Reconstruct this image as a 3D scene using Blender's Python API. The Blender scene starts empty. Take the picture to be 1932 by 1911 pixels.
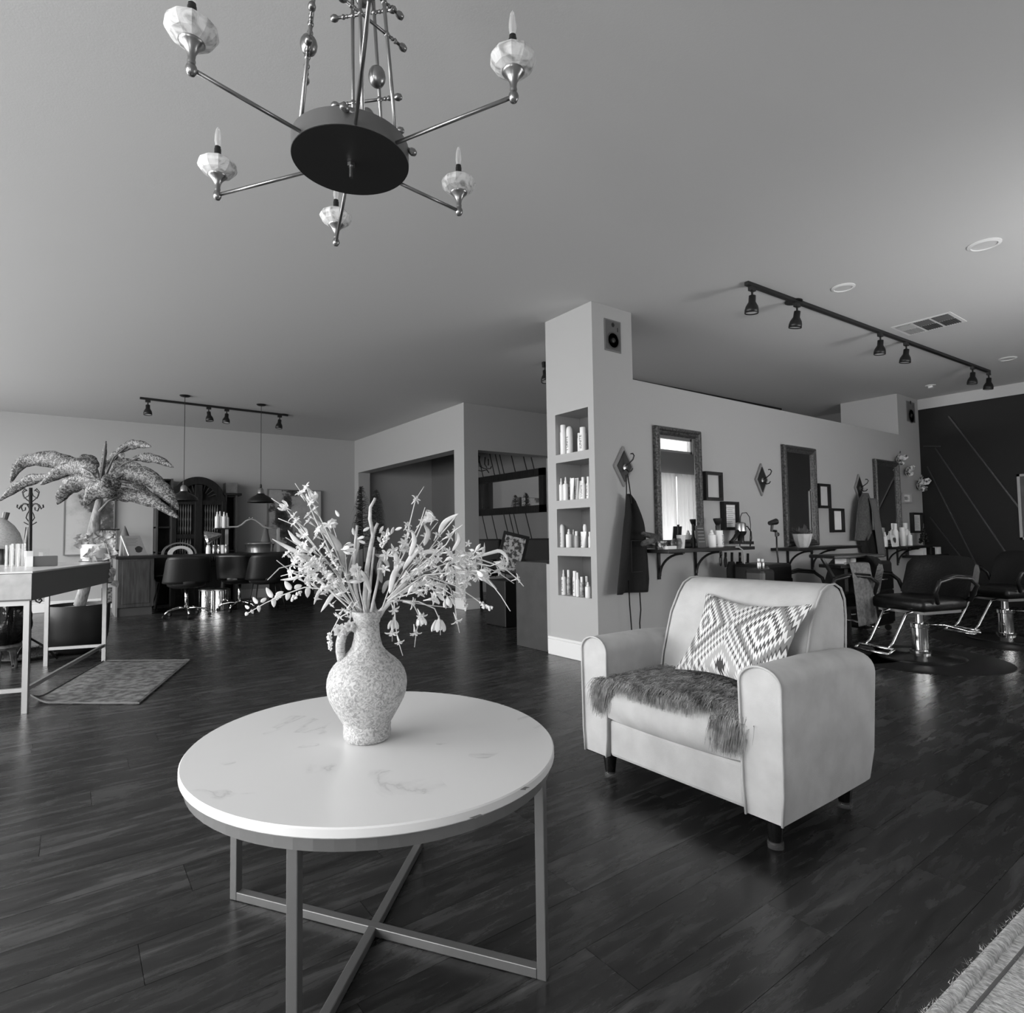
import bpy, math, random
from mathutils import Vector, Matrix
from math import sin, cos, pi, radians, atan2, hypot
random.seed(7)
sc = bpy.context.scene
col = sc.collection
# ------------------------------------------------------------------ camera
F = 1131.66; YAW, PITCH, ROLL = 0.635951, 0.0484312, -0.0145170; EYE = Vector((0, 0, 1.05))
fw = Vector((sin(YAW)*cos(PITCH), cos(YAW)*cos(PITCH), sin(PITCH)))
rt = Vector((cos(YAW), -sin(YAW), 0)); up = rt.cross(fw)
rt, up = rt*cos(ROLL)+up*sin(ROLL), up*cos(ROLL)-rt*sin(ROLL)
cam = bpy.data.objects.new('camera', bpy.data.cameras.new('camera')); col.objects.link(cam)
cam.matrix_world = Matrix(((rt.x, up.x, -fw.x, EYE.x), (rt.y, up.y, -fw.y, EYE.y), (rt.z, up.z, -fw.z, EYE.z), (0, 0, 0, 1)))
cam.data.sensor_fit = 'HORIZONTAL'; cam.data.sensor_width = 36; cam.data.lens = 36*F/1932
cam.data.clip_start = .02
sc.camera = cam
# ------------------------------------------------------------------ view, world, daylight
sc.view_settings.view_transform = 'Standard'; sc.view_settings.look = 'None'
sc.view_settings.exposure = 0.32; sc.view_settings.gamma = 1; sc.view_settings.use_curve_mapping = False
w = bpy.data.worlds.new('sky'); sc.world = w; w.use_nodes = True
_n = w.node_tree.nodes; _l = w.node_tree.links
_tc = _n.new('ShaderNodeTexCoord'); _sp = _n.new('ShaderNodeSeparateXYZ'); _rp = _n.new('ShaderNodeValToRGB')
_l.new(_tc.outputs['Generated'], _sp.inputs[0]); _mr = _n.new('ShaderNodeMapRange'); _mr.inputs[1].default_value = -1; _l.new(_sp.outputs[2], _mr.inputs[0]); _l.new(_mr.outputs[0], _rp.inputs[0])
_rp.color_ramp.elements[0].position = .47; _rp.color_ramp.elements[0].color = (.3, .3, .3, 1)   # pavement outside
_rp.color_ramp.elements[1].position = .52; _rp.color_ramp.elements[1].color = (1, 1, 1, 1)      # overcast sky
_l.new(_rp.outputs[0], _n['Background'].inputs[0]); _n['Background'].inputs[1].default_value = 1.8
CE = 2.983
WINL = [(-.1, 2.3), (2.7, 5.1), (5.5, 7.9), (8.3, 10.4)]         # shop windows in the left wall, y ranges
WINF = [(-2.6, -.9), (3.4, 4.3), (4.7, 6.4), (6.8, 8.5), (8.85, 10.05)]  # windows in the front wall, x ranges
XL, XR, YF, YB = -3.2, 10.15, -.45, 11.45
def daylight(name, loc, rot, sx, sy, e):
    l = bpy.data.lights.new(name, 'AREA'); l.shape = 'RECTANGLE'; l.size = sx; l.size_y = sy; l.energy = e
    o = bpy.data.objects.new(name, l); col.objects.link(o); o.location = loc; o.rotation_euler = rot
for i, (a, b) in enumerate(WINL):
    daylight('daylight', (XL-.4, (a+b)/2, 1.6), (0, -pi/2+radians([8, 30, 35, 35][i]), 0), 2.3, b-a, [140, 150, 150, 150][i])
for i, (a, b) in enumerate(WINF):
    daylight('daylight', ((a+b)/2, YF-.7, .8), (pi/2+.42, 0, 0), b-a, 1.1, [30, 8, 80, 95, 25][i])   # light thrown up from the sunlit pavement

def P(px, py, **k):
    d = fw*F + rt*(px-966) - up*(py-955.5)
    (a, v), = k.items()
    t = v/F if a == 'd' else (v-EYE['XYZ'.index(a)])/d['XYZ'.index(a)]
    return EYE + d*t
# ------------------------------------------------------------------ materials
def s(v):
    v /= 255.
    return v/12.92 if v <= .04045 else ((v+.055)/1.055)**2.4
MATS = {}
def mat(name, g, rough=.6, metal=0, spec=.5, g2=None, scale=20, bump=0, bscale=None, thr=None, stretch=None, rnd=0, trans=0, alpha=None, coat=0, detail=4):
    if name in MATS: return MATS[name]
    m = bpy.data.materials.new(name); m.use_nodes = True; nt = m.node_tree; N = nt.nodes; L = nt.links
    b = N['Principled BSDF']; v = s(g)
    b.inputs['Base Color'].default_value = (v, v, v, 1); b.inputs['Roughness'].default_value = rough
    b.inputs['Metallic'].default_value = metal; b.inputs['Specular IOR Level'].default_value = spec
    b.inputs['Transmission Weight'].default_value = trans; b.inputs['Coat Weight'].default_value = coat
    if alpha is not None: b.inputs['Alpha'].default_value = alpha
    if g2 is not None or bump:
        tc = N.new('ShaderNodeTexCoord'); mp = N.new('ShaderNodeMapping'); L.new(tc.outputs['Object'], mp.inputs[0])
        if stretch: mp.inputs['Scale'].default_value = stretch
        nz = N.new('ShaderNodeTexNoise'); nz.inputs['Scale'].default_value = scale; nz.inputs['Detail'].default_value = detail
        L.new(mp.outputs[0], nz.inputs[0])
    if g2 is not None:
        r = N.new('ShaderNodeValToRGB'); L.new(nz.outputs[0], r.inputs[0])
        lo, hi = thr or (.35, .65)
        a, c = s(g), s(g2)
        r.color_ramp.elements[0].position = lo; r.color_ramp.elements[0].color = (a, a, a, 1)
        r.color_ramp.elements[1].position = hi; r.color_ramp.elements[1].color = (c, c, c, 1)
        out = r.outputs[0]
        if rnd:
            oi = N.new('ShaderNodeObjectInfo'); mr = N.new('ShaderNodeMapRange'); L.new(oi.outputs['Random'], mr.inputs[0])
            mr.inputs[3].default_value = 1-rnd; mr.inputs[4].default_value = 1+rnd
            vm = N.new('ShaderNodeVectorMath'); vm.operation = 'SCALE'; L.new(out, vm.inputs[0]); L.new(mr.outputs[0], vm.inputs['Scale']); out = vm.outputs[0]
        L.new(out, b.inputs['Base Color'])
    if bump:
        n2 = nz
        if bscale:
            n2 = N.new('ShaderNodeTexNoise'); n2.inputs['Scale'].default_value = bscale; n2.inputs['Detail'].default_value = 3; L.new(mp.outputs[0], n2.inputs[0])
        bp = N.new('ShaderNodeBump'); bp.inputs['Strength'].default_value = bump; bp.inputs['Distance'].default_value = .01
        L.new(n2.outputs[0], bp.inputs['Height']); L.new(bp.outputs[0], b.inputs['Normal'])
    MATS[name] = m; return m
wallm = mat('wall_paint', 172, .75, bump=.08, scale=180)
ceilm = mat('ceiling_paint', 198, .85, bump=.05, scale=150)
wall2 = mat('grey_wall_paint', 112, .8, bump=.05, scale=180)
darkw = mat('charcoal_paint', 29, .6, spec=.3, bump=.05, scale=180)
trimw = mat('white_trim', 225, .5)
black = mat('black_metal', 22, .42)
blackm = mat('matt_black', 18, .7)
leather = mat('black_leather', 13, .34, spec=.35, bump=.15, scale=60)
chrome = mat('chrome', 225, .08, metal=1)
steel = mat('brushed_steel', 175, .3, metal=1)
nickel = mat('brushed_nickel', 150, .3, metal=1)
tubeg = mat('grey_gold_tube', 118, .42, metal=.6)
white = mat('white_plastic', 238, .4)
paper = mat('paper', 225, .8)
ink = mat('ink', 60, .8)
mirror = mat('mirror_glass', 235, .01, metal=1)
glass = mat('clear_glass', 245, .02, trans=1, alpha=.45)
darkwood = mat('dark_wood', 15, .5, spec=.3, g2=30, scale=6, stretch=(6, 6, 1), bump=.2)
deskwood = mat('brown_wood_panel', 38, .5, g2=60, scale=5, stretch=(7, 7, .8))
def floor_mat():
    m = bpy.data.materials.new('dark_plank_wood'); m.use_nodes = True; N = m.node_tree.nodes; L = m.node_tree.links; b = N['Principled BSDF']
    tc = N.new('ShaderNodeTexCoord'); oi = N.new('ShaderNodeObjectInfo'); ge = N.new('ShaderNodeNewGeometry')
    ad = N.new('ShaderNodeMath'); ad.operation = 'ADD'; L.new(oi.outputs['Random'], ad.inputs[0]); L.new(ge.outputs['Random Per Island'], ad.inputs[1])
    mu = N.new('ShaderNodeMath'); mu.operation = 'MULTIPLY'; mu.inputs[1].default_value = 37; L.new(ad.outputs[0], mu.inputs[0])
    va = N.new('ShaderNodeVectorMath'); va.operation = 'ADD'; L.new(tc.outputs['Object'], va.inputs[0]); L.new(mu.outputs[0], va.inputs[1])
    mp = N.new('ShaderNodeMapping'); mp.inputs['Scale'].default_value = (1.3, 8, 1); L.new(va.outputs[0], mp.inputs[0])
    n1 = N.new('ShaderNodeTexNoise'); n1.inputs['Scale'].default_value = 2.6; n1.inputs['Detail'].default_value = 9; n1.inputs['Roughness'].default_value = .62; n1.inputs['Distortion'].default_value = .5
    L.new(mp.outputs[0], n1.inputs[0])
    r = N.new('ShaderNodeValToRGB'); e = r.color_ramp.elements; L.new(n1.outputs[0], r.inputs[0])
    e.new(.5); e.new(.6)
    for q, (p, g) in zip(e, ((.3, 20), (.47, 36), (.6, 54), (.78, 84))): q.position = p; q.color = (s(g),)*3+(1,)
    fr = N.new('ShaderNodeMath'); fr.operation = 'FRACT'; L.new(mu.outputs[0], fr.inputs[0])
    mr = N.new('ShaderNodeMapRange'); mr.inputs[3].default_value = .72; mr.inputs[4].default_value = 1.3; L.new(fr.outputs[0], mr.inputs[0])
    vm = N.new('ShaderNodeVectorMath'); vm.operation = 'SCALE'; L.new(r.outputs[0], vm.inputs[0]); L.new(mr.outputs[0], vm.inputs['Scale'])
    L.new(vm.outputs[0], b.inputs['Base Color'])
    m2 = N.new('ShaderNodeMapRange'); L.new(n1.outputs[0], m2.inputs[0]); m2.inputs[3].default_value = .2; m2.inputs[4].default_value = .34; L.new(m2.outputs[0], b.inputs['Roughness'])
    b.inputs['Specular IOR Level'].default_value = .45
    bp = N.new('ShaderNodeBump'); bp.inputs['Strength'].default_value = .25; bp.inputs['Distance'].default_value = .004; L.new(n1.outputs[0], bp.inputs['Height']); L.new(bp.outputs[0], b.inputs['Normal'])
    return m
floorm = floor_mat()
def node_mat(name, rough):
    m = bpy.data.materials.new(name); m.use_nodes = True; N = m.node_tree.nodes; L = m.node_tree.links; b = N['Principled BSDF']; b.inputs['Roughness'].default_value = rough
    tc = N.new('ShaderNodeTexCoord')
    def math(op, a, b2=None):
        n = N.new('ShaderNodeMath'); n.operation = op
        for i, q in enumerate((a, b2)):
            if q is None: continue
            if isinstance(q, (int, float)): n.inputs[i].default_value = q
            else: L.new(q, n.inputs[i])
        return n.outputs[0]
    def ramp(src, stops, const=False):
        r = N.new('ShaderNodeValToRGB'); L.new(src, r.inputs[0]); e = r.color_ramp.elements
        if const: r.color_ramp.interpolation = 'CONSTANT'
        while len(e) < len(stops): e.new(.5)
        for q, (p, g) in zip(e, stops): q.position = p; q.color = (s(g),)*3+(1,)
        return r.outputs[0]
    return m, N, L, b, tc, math, ramp
def marble_mat():
    m, N, L, b, tc, math, ramp = node_mat('white_marble_top', .28)
    n = N.new('ShaderNodeTexNoise'); n.inputs['Scale'].default_value = 2.3; n.inputs['Detail'].default_value = 9; n.inputs['Distortion'].default_value = 1.2; L.new(tc.outputs['Object'], n.inputs[0])
    v = math('ABSOLUTE', math('SUBTRACT', n.outputs[0], .5))
    n2 = N.new('ShaderNodeTexNoise'); n2.inputs['Scale'].default_value = 4; L.new(tc.outputs['Object'], n2.inputs[0])
    a = math('ADD', v, math('MULTIPLY', math('LESS_THAN', n2.outputs[0], .56), .08))
    L.new(ramp(a, [(0, 196), (.006, 214), (.03, 222), (1, 226)]), b.inputs['Base Color']); return m
def jug_mat():
    m, N, L, b, tc, math, ramp = node_mat('mottled_stoneware', .6)
    n = N.new('ShaderNodeTexNoise'); n.inputs['Scale'].default_value = 75; n.inputs['Detail'].default_value = 2; n.inputs['Distortion'].default_value = 2.2; L.new(tc.outputs['Object'], n.inputs[0])
    L.new(ramp(n.outputs[0], [(.34, 140), (.5, 176), (.64, 200)]), b.inputs['Base Color'])
    bp = N.new('ShaderNodeBump'); bp.inputs['Strength'].default_value = .35; bp.inputs['Distance'].default_value = .004; L.new(n.outputs[0], bp.inputs['Height']); L.new(bp.outputs[0], b.inputs['Normal']); return m
def alab_mat():
    m, N, L, b, tc, math, ramp = node_mat('veined_alabaster', .35)
    n = N.new('ShaderNodeTexNoise'); n.inputs['Scale'].default_value = 22; n.inputs['Detail'].default_value = 5; n.inputs['Distortion'].default_value = 2; L.new(tc.outputs['Object'], n.inputs[0])
    L.new(ramp(n.outputs[0], [(.35, 165), (.5, 222), (.62, 238)]), b.inputs['Base Color']); return m
def leaf_mottle():
    m, N, L, b, tc, math, ramp = node_mat('mottled_palm_leaf', .5)
    n = N.new('ShaderNodeTexNoise'); n.inputs['Scale'].default_value = 42; n.inputs['Detail'].default_value = 1.5; n.inputs['Distortion'].default_value = 1.6; L.new(tc.outputs['Object'], n.inputs[0])
    L.new(ramp(n.outputs[0], [(.40, 48), (.5, 78), (.56, 130)]), b.inputs['Base Color']); return m
def kilim_mat():
    m, N, L, b, tc, math, ramp = node_mat('kilim_weave', .9)
    uv = N.new('ShaderNodeUVMap'); sp = N.new('ShaderNodeSeparateXYZ'); L.new(uv.outputs[0], sp.inputs[0])
    U, V = sp.outputs[0], sp.outputs[1]
    # long vertical stitches: v is stepped by a zigzag of u
    zig = math('MULTIPLY', math('PINGPONG', math('MULTIPLY', U, 40), .5), .10)
    v2 = math('ADD', V, zig)
    a = math('PINGPONG', math('ADD', math('MULTIPLY', U, 1.55), .28), .5)
    c = math('PINGPONG', math('ADD', math('MULTIPLY', v2, 1.35), .08), .5)
    d = math('MULTIPLY', math('ADD', a, c), 1.0)
    st = [(0, 66), (.09, 224), (.15, 178), (.27, 226), (.33, 72), (.37, 228), (.44, 128), (.5, 228), (.56, 84), (.6, 140), (.68, 236), (.74, 84), (.8, 238), (.88, 120), (.95, 232)]
    L.new(ramp(d, st, True), b.inputs['Base Color'])
    bp = N.new('ShaderNodeBump'); bp.inputs['Strength'].default_value = .3; bp.inputs['Distance'].default_value = .004
    L.new(zig, bp.inputs['Height']); L.new(bp.outputs[0], b.inputs['Normal']); return m
def art_mat(name, seed, dark):
    m, N, L, b, tc, math, ramp = node_mat(name, .6)
    mp = N.new('ShaderNodeMapping'); mp.inputs['Location'].default_value = (seed, seed*2, seed); L.new(tc.outputs['Object'], mp.inputs[0])
    n = N.new('ShaderNodeTexNoise'); n.inputs['Scale'].default_value = 4.5; n.inputs['Detail'].default_value = 8; n.inputs['Roughness'].default_value = .7; L.new(mp.outputs[0], n.inputs[0])
    sp = N.new('ShaderNodeSeparateXYZ'); L.new(tc.outputs['Object'], sp.inputs[0])
    wig = math('MULTIPLY', math('SINE', math('MULTIPLY', sp.outputs[2], 5)), .1)
    band = math('MULTIPLY', math('ABSOLUTE', math('ADD', math('ADD', sp.outputs[0], wig), dark)), .75)
    L.new(ramp(math('SUBTRACT', n.outputs[0], math('SUBTRACT', .22, band)), [(.2, 30), (.36, 80), (.42, 160), (.7, 185)]), b.inputs['Base Color']); return m
marble, jugm, alab, leafm, kilim = marble_mat(), jug_mat(), alab_mat(), leaf_mottle(), kilim_mat()
velvet = mat('pale_velvet', 186, .85, g2=200, scale=9, bump=.12, bscale=300, spec=.2)
fabricw = mat('curtain_cloth', 235, .9)
def translucent(name, g, mix):
    m = bpy.data.materials.new(name); m.use_nodes = True; N = m.node_tree.nodes; L = m.node_tree.links
    b = N['Principled BSDF']; b.inputs['Base Color'].default_value = (s(g),)*3+(1,); b.inputs['Roughness'].default_value = .9
    t = N.new('ShaderNodeBsdfTranslucent'); t.inputs[0].default_value = (s(g),)*3+(1,); mx = N.new('ShaderNodeMixShader'); mx.inputs[0].default_value = mix
    L.new(b.outputs[0], mx.inputs[1]); L.new(t.outputs[0], mx.inputs[2]); L.new(mx.outputs[0], N['Material Output'].inputs[0]); return m
curtm = translucent('thin_curtain_cloth', 215, .45)
def pane_mat():
    m = bpy.data.materials.new('window_pane_glass'); m.use_nodes = True; N = m.node_tree.nodes; L = m.node_tree.links
    t = N.new('ShaderNodeBsdfTransparent'); g = N.new('ShaderNodeBsdfGlossy'); g.inputs['Roughness'].default_value = .02; mx = N.new('ShaderNodeMixShader'); mx.inputs[0].default_value = .06
    L.new(t.outputs[0], mx.inputs[1]); L.new(g.outputs[0], mx.inputs[2]); L.new(mx.outputs[0], N['Material Output'].inputs[0]); return m
panem = pane_mat()
bulbm = bpy.data.materials.new('thin_bulb_glass'); bulbm.use_nodes = True
_N = bulbm.node_tree.nodes; _L = bulbm.node_tree.links; _t = _N.new('ShaderNodeBsdfTransparent'); _g = _N['Principled BSDF']; _g.inputs['Roughness'].default_value = .05; _g.inputs['Base Color'].default_value = (.9, .9, .9, 1); _x = _N.new('ShaderNodeMixShader'); _x.inputs[0].default_value = .35
_L.new(_t.outputs[0], _x.inputs[1]); _L.new(_g.outputs[0], _x.inputs[2]); _L.new(_x.outputs[0], _N['Material Output'].inputs[0])
# ------------------------------------------------------------------ mesh helpers
class G:
    def __init__(self): self.v = []; self.f = []; self.uv = None
    def add(self, vs, fs):
        n = len(self.v); self.v += [Vector(q) for q in vs]; self.f += [[i+n for i in f] for f in fs]; return self
    def box(self, c, sz, rz=0, M=None):
        hx, hy, hz = sz[0]/2, sz[1]/2, sz[2]/2; R = M or Matrix.Rotation(rz, 3, 'Z'); c = Vector(c)
        vs = [c+R @ Vector((x*hx, y*hy, z*hz)) for x in (-1, 1) for y in (-1, 1) for z in (-1, 1)]
        return self.add(vs, [(0, 1, 3, 2), (4, 6, 7, 5), (0, 4, 5, 1), (2, 3, 7, 6), (0, 2, 6, 4), (1, 5, 7, 3)])
    def bb(self, x0, x1, y0, y1, z0, z1): return self.box(((x0+x1)/2, (y0+y1)/2, (z0+z1)/2), (abs(x1-x0), abs(y1-y0), abs(z1-z0)))
    def bar(self, a, b, w, h, upv=(0, 0, 1)):
        a, b = Vector(a), Vector(b); d = (b-a); l = d.length; d.normalize(); u = Vector(upv)
        if abs(d.dot(u)) > .99: u = Vector((0, 1, 0))
        x = d.cross(u).normalized(); u = x.cross(d)
        return self.box((a+b)/2, (w, l, h), M=Matrix((x, d, u)).transposed())
    def tube(self, pts, r, n=8, caps=True, flat=1):
        pts = [Vector(p) for p in pts]; rs = r if isinstance(r, (list, tuple)) else [r]*len(pts)
        vs = []; fs = []; u = None
        for i, p in enumerate(pts):
            d = (pts[min(i+1, len(pts)-1)]-pts[max(i-1, 0)])
            if d.length < 1e-9: d = Vector((0, 0, 1))
            d.normalize()
            if u is None:
                u = Vector((0, 0, 1)) if abs(d.z) < .9 else Vector((1, 0, 0))
            u = (u-d*u.dot(d)).normalized(); w_ = d.cross(u)
            for k in range(n):
                a = 2*pi*k/n; vs.append(p+(u*cos(a)*flat+w_*sin(a))*rs[i])
        for i in range(len(pts)-1):
            for k in range(n): fs.append((i*n+k, i*n+(k+1) % n, (i+1)*n+(k+1) % n, (i+1)*n+k))
        if caps: fs += [tuple(range(n))[::-1], tuple(range((len(pts)-1)*n, len(pts)*n))]
        return self.add(vs, fs)
    def lathe(self, prof, n=16, o=(0, 0, 0), ax=None, sx=1, sy=1):
        o = Vector(o); R = Matrix.Identity(3)
        if ax is not None: R = Vector((0, 0, 1)).rotation_difference(Vector(ax)).to_matrix()
        vs = []; fs = []
        for r, z in prof:
            for k in range(n):
                a = 2*pi*k/n; vs.append(o+R @ Vector((r*cos(a)*sx, r*sin(a)*sy, z)))
        m = len(prof)
        for i in range(m-1):
            for k in range(n): fs.append((i*n+k, i*n+(k+1) % n, (i+1)*n+(k+1) % n, (i+1)*n+k))
        if abs(prof[0][1]-prof[1][1]) > 1e-6 or prof[0][0] < prof[1][0]: fs += [tuple(range(n))[::-1]]
        if abs(prof[-1][1]-prof[-2][1]) > 1e-6 or prof[-1][0] < prof[-2][0]: fs += [tuple(range((m-1)*n, m*n))]
        return self.add(vs, fs)
    def sph(self, c, r, n=10, sz=1):
        m = max(4, n//2); return self.lathe([(max(r*sin(pi*i/m), 1e-4), -r*cos(pi*i/m)*sz) for i in range(m+1)], n, c)
    def prism(self, pts, M, t):
        """outline pts (2-D) extruded by t along the local z of the 4x4 matrix M"""
        n = len(pts); vs = [M @ Vector((x, y, 0)) for x, y in pts]+[M @ Vector((x, y, t)) for x, y in pts]
        return self.add(vs, [tuple(range(n))[::-1], tuple(range(n, 2*n))]+[(i, (i+1) % n, (i+1) % n+n, i+n) for i in range(n)])
    def grid(self, fn, nu, nv, th=None):
        vs = [fn(i/nu, j/nv) for j in range(nv+1) for i in range(nu+1)]
        fs = [(j*(nu+1)+i, j*(nu+1)+i+1, (j+1)*(nu+1)+i+1, (j+1)*(nu+1)+i) for j in range(nv) for i in range(nu)]
        return self.add(vs, fs)
    def out(self, name, m, parent=None, smooth=False, bevel=0, local=False, kind=None, solid=0, sub=0):
        """parent None -> vertices stay in world space; else world vertices are moved to the parent's space unless local"""
        off = Vector((0, 0, 0))
        if parent is not None and not local:
            q = parent
            while q is not None: off += q.location; q = q.parent
        me = bpy.data.meshes.new(name); me.from_pydata([v-off for v in self.v], [], self.f)
        if self.uv:
            l = me.uv_layers.new(name='UVMap')
            for lp in me.loops: l.data[lp.index].uv = self.uv[lp.vertex_index]
        me.materials.append(m)
        if smooth: me.polygons.foreach_set('use_smooth', [True]*len(me.polygons))
        me.update()
        o = bpy.data.objects.new(name, me); col.objects.link(o); o.parent = parent
        if smooth and bevel: pass
        if solid: k = o.modifiers.new('thickness', 'SOLIDIFY'); k.thickness = solid
        if bevel: k = o.modifiers.new('bevel', 'BEVEL'); k.width = bevel; k.segments = 2; k.limit_method = 'ANGLE'; k.angle_limit = radians(40)
        if sub: k = o.modifiers.new('sub', 'SUBSURF'); k.levels = sub; k.render_levels = sub
        if smooth == 2: k = o.modifiers.new('edges', 'EDGE_SPLIT'); k.split_angle = radians(40)
        if kind: o['kind'] = kind
        return o
def thing(name, loc, label, cat, group=None):
    o = bpy.data.objects.new(name, None); col.objects.link(o); o.location = loc; o.empty_display_size = .1
    return tag(o, label, cat, group)
def tag(o, label, cat, group=None, kind=None):
    o['label'] = label; o['category'] = cat
    if group: o['group'] = group
    if kind: o['kind'] = kind
    return o
KIDS = {}
def dup(root, loc, rz=0, label=None, sc_=None):
    def cp(o, par):
        c = o.copy(); col.objects.link(c); c.parent = par
        for ch in [x for x in ALL if x.parent == o]: cp(ch, c)
        return c
    ALL = list(root.children_recursive)+[root]
    r = cp(root, None); r.location = loc; r.rotation_euler = (0, 0, rz)
    if label: r['label'] = label
    if sc_: r.scale = sc_
    return r
def struct(o): o['kind'] = 'structure'; return o
def text(body, size, m, parent, M, name='lettering', ext=.0004):
    cu = bpy.data.curves.new('t', 'FONT'); cu.body = body; cu.size = size; cu.extrude = ext; cu.align_x = 'CENTER'; cu.align_y = 'CENTER'; cu.resolution_u = 2
    t = bpy.data.objects.new('t', cu); me = bpy.data.meshes.new_from_object(t); bpy.data.objects.remove(t)
    me.materials.clear(); me.materials.append(m)
    o = bpy.data.objects.new(name, me); col.objects.link(o)
    off = Vector((0, 0, 0)); q = parent
    while q is not None: off += q.location; q = q.parent
    o.parent = parent; o.matrix_local = Matrix.Translation(-off) @ M; return o
def frame_m(o, x, y):
    x, y = Vector(x).normalized(), Vector(y).normalized(); z = x.cross(y).normalized(); y = z.cross(x)
    return Matrix(((x.x, y.x, z.x, o[0]), (x.y, y.y, z.y, o[1]), (x.z, y.z, z.z, o[2]), (0, 0, 0, 1)))
def wallgrid(name, axis, p0, p1, u0, u1, z0, z1, holes, m):
    """wall slab between p0 and p1 on `axis`, spanning u0..u1 and z0..z1, with rectangular holes (u0,u1,z0,z1)"""
    us = sorted({u0, u1, *[h[0] for h in holes], *[h[1] for h in holes]}); zs = sorted({z0, z1, *[h[2] for h in holes], *[h[3] for h in holes]})
    g = G()
    for a, b in zip(us, us[1:]):
        run = None
        for c, d in list(zip(zs, zs[1:]))+[(None, None)]:
            hole = c is None or any(h[0] <= (a+b)/2 <= h[1] and h[2] <= (c+d)/2 <= h[3] for h in holes)
            if not hole: run = (run[0], d) if run else (c, d)
            if hole and run:
                if axis == 'x': g.bb(p0, p1, a, b, *run)
                else: g.bb(a, b, p0, p1, *run)
                run = None
    return struct(g.out(name, m))
# ------------------------------------------------------------------ floor
def build_floor():
    g = G(); g.bb(XL-.2, XR+.2, YF-.2, YB+.2, -.05, -.008); base = struct(g.out('floor', blackm))
    W, Ln = .18, 1.22; rows = int((YB-YF)/W)+1; items = []
    for r in range(rows):
        off = (r*.437 % 1)*Ln; x = XL-off
        while x < XR:
            items.append((x, YF+r*W, 0)); x += Ln
    def size(x, y):
        c = Vector((x+Ln/2, y+W/2, 0)); q = c-EYE; dz = q.dot(fw)
        if dz < .3: return 0
        px, py = 966+F*q.dot(rt)/dz, 955.5-F*q.dot(up)/dz
        if not (-250 < px < 2180 and py < 2150): return 0
        return 1/dz**3
    items.sort(key=lambda i: -size(i[0], i[1]))
    e = .0006
    me = None
    for k, (x, y, _) in enumerate(items[:298]):
        if me is None:
            g = G().box((Ln/2, W/2, -.004), (Ln-2*e, W-2*e, .008)); me = g.out('plank', floorm).data; o = bpy.data.objects['plank']
        else: o = bpy.data.objects.new('plank', me); col.objects.link(o)
        o.location = (x, y, random.uniform(-.0005, 0)); o.parent = base
        if x+Ln > XR+.1: pass
    g = G()
    for x, y, _ in items[298:]:
        x1 = min(x+Ln-e, XR+.1)
        g.bb(max(x+e, XL-.1), x1, y+e, y+W-e, -.008, -.0005)
    g.out('far_planking', floorm, base, kind='stuff')
build_floor()
# ------------------------------------------------------------------ walls, ceiling
struct(G().bb(XL-.2, XR+.2, YF-.2, YB+.2, CE, CE+.12).out('ceiling', ceilm))
wallgrid('wall_left', 'x', XL-.15, XL, YF-.15, YB+.15, 0, CE, [(a, b, .25, 2.6) for a, b in WINL], wallm)
wallgrid('wall_front', 'y', YF-.15, YF, XL, XR, 0, CE, [(a, b, .55, 2.21) for a, b in WINF]+[(8.85, 10.05, 2.62, 2.93)], wallm)
wallgrid('wall_back', 'y', YB, YB+.15, XL, XR+.15, 0, CE, [], wallm)
def window(n, axis, p, a, b, z0, z1, curtain=False, mull=1):
    root = bpy.data.objects.new('window_%d' % n, None); col.objects.link(root); root['kind'] = 'structure'; root.location = (p, a, z0) if axis == 'x' else (a, p, z0)
    def bx(g, u0, u1, w0, w1, d=.05):
        return g.bb(p-d, p+.01, u0, u1, w0, w1) if axis == 'x' else g.bb(u0, u1, p-d, p+.01, w0, w1)
    g = G(); t = .05
    for q in ((a, a+t, z0, z1), (b-t, b, z0, z1), (a, b, z0, z0+t), (a, b, z1-t, z1)): bx(g, *q)
    for k in range(mull): u = a+(b-a)*(k+1)/(mull+1); bx(g, u-.02, u+.02, z0, z1)
    g.out('window_frame', trimw, root)
    q = G(); (q.bb(p-.035, p-.03, a, b, z0, z1) if axis == 'x' else q.bb(a, b, p-.035, p-.03, z0, z1)); q.out('pane', panem, root)
    if axis == 'y':
        g = G().bb(a-.08, b+.08, p, p+.03, z1, z1+.11); g.out('lintel_trim', trimw, root)
for i, (a, b) in enumerate(WINL): window(i+1, 'x', XL-.04, a, b, .25, 2.6)
for i, (a, b) in enumerate(WINF): window(i+5, 'y', YF-.04, a, b, .55, 2.21)
window(10, 'y', YF-.04, 8.85, 10.05, 2.62, 2.93, mull=0)
# two halves of gathered curtain in the front window that the mirrors show
for i, (a, b) in enumerate(((8.8, 9.42), (9.44, 10.1), (6.75, 7.62), (7.64, 8.55))):
    g = G().grid(lambda u, v: Vector((a+(b-a)*u, YF+.05+.018*sin(u*2*pi*9+v)*(1-.3*v)+.01*sin(u*23), .5+1.7*v)), 110, 6)
    o = g.out('window_curtain', curtm, smooth=True)
    tag(o, ['thin white gathered curtain seen in the tall framed mirror, left half', 'thin white gathered curtain seen in the tall framed mirror, right half', 'thin white curtain on the next front window, left half', 'thin white curtain on the next front window, right half'][i], 'curtain')
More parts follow.
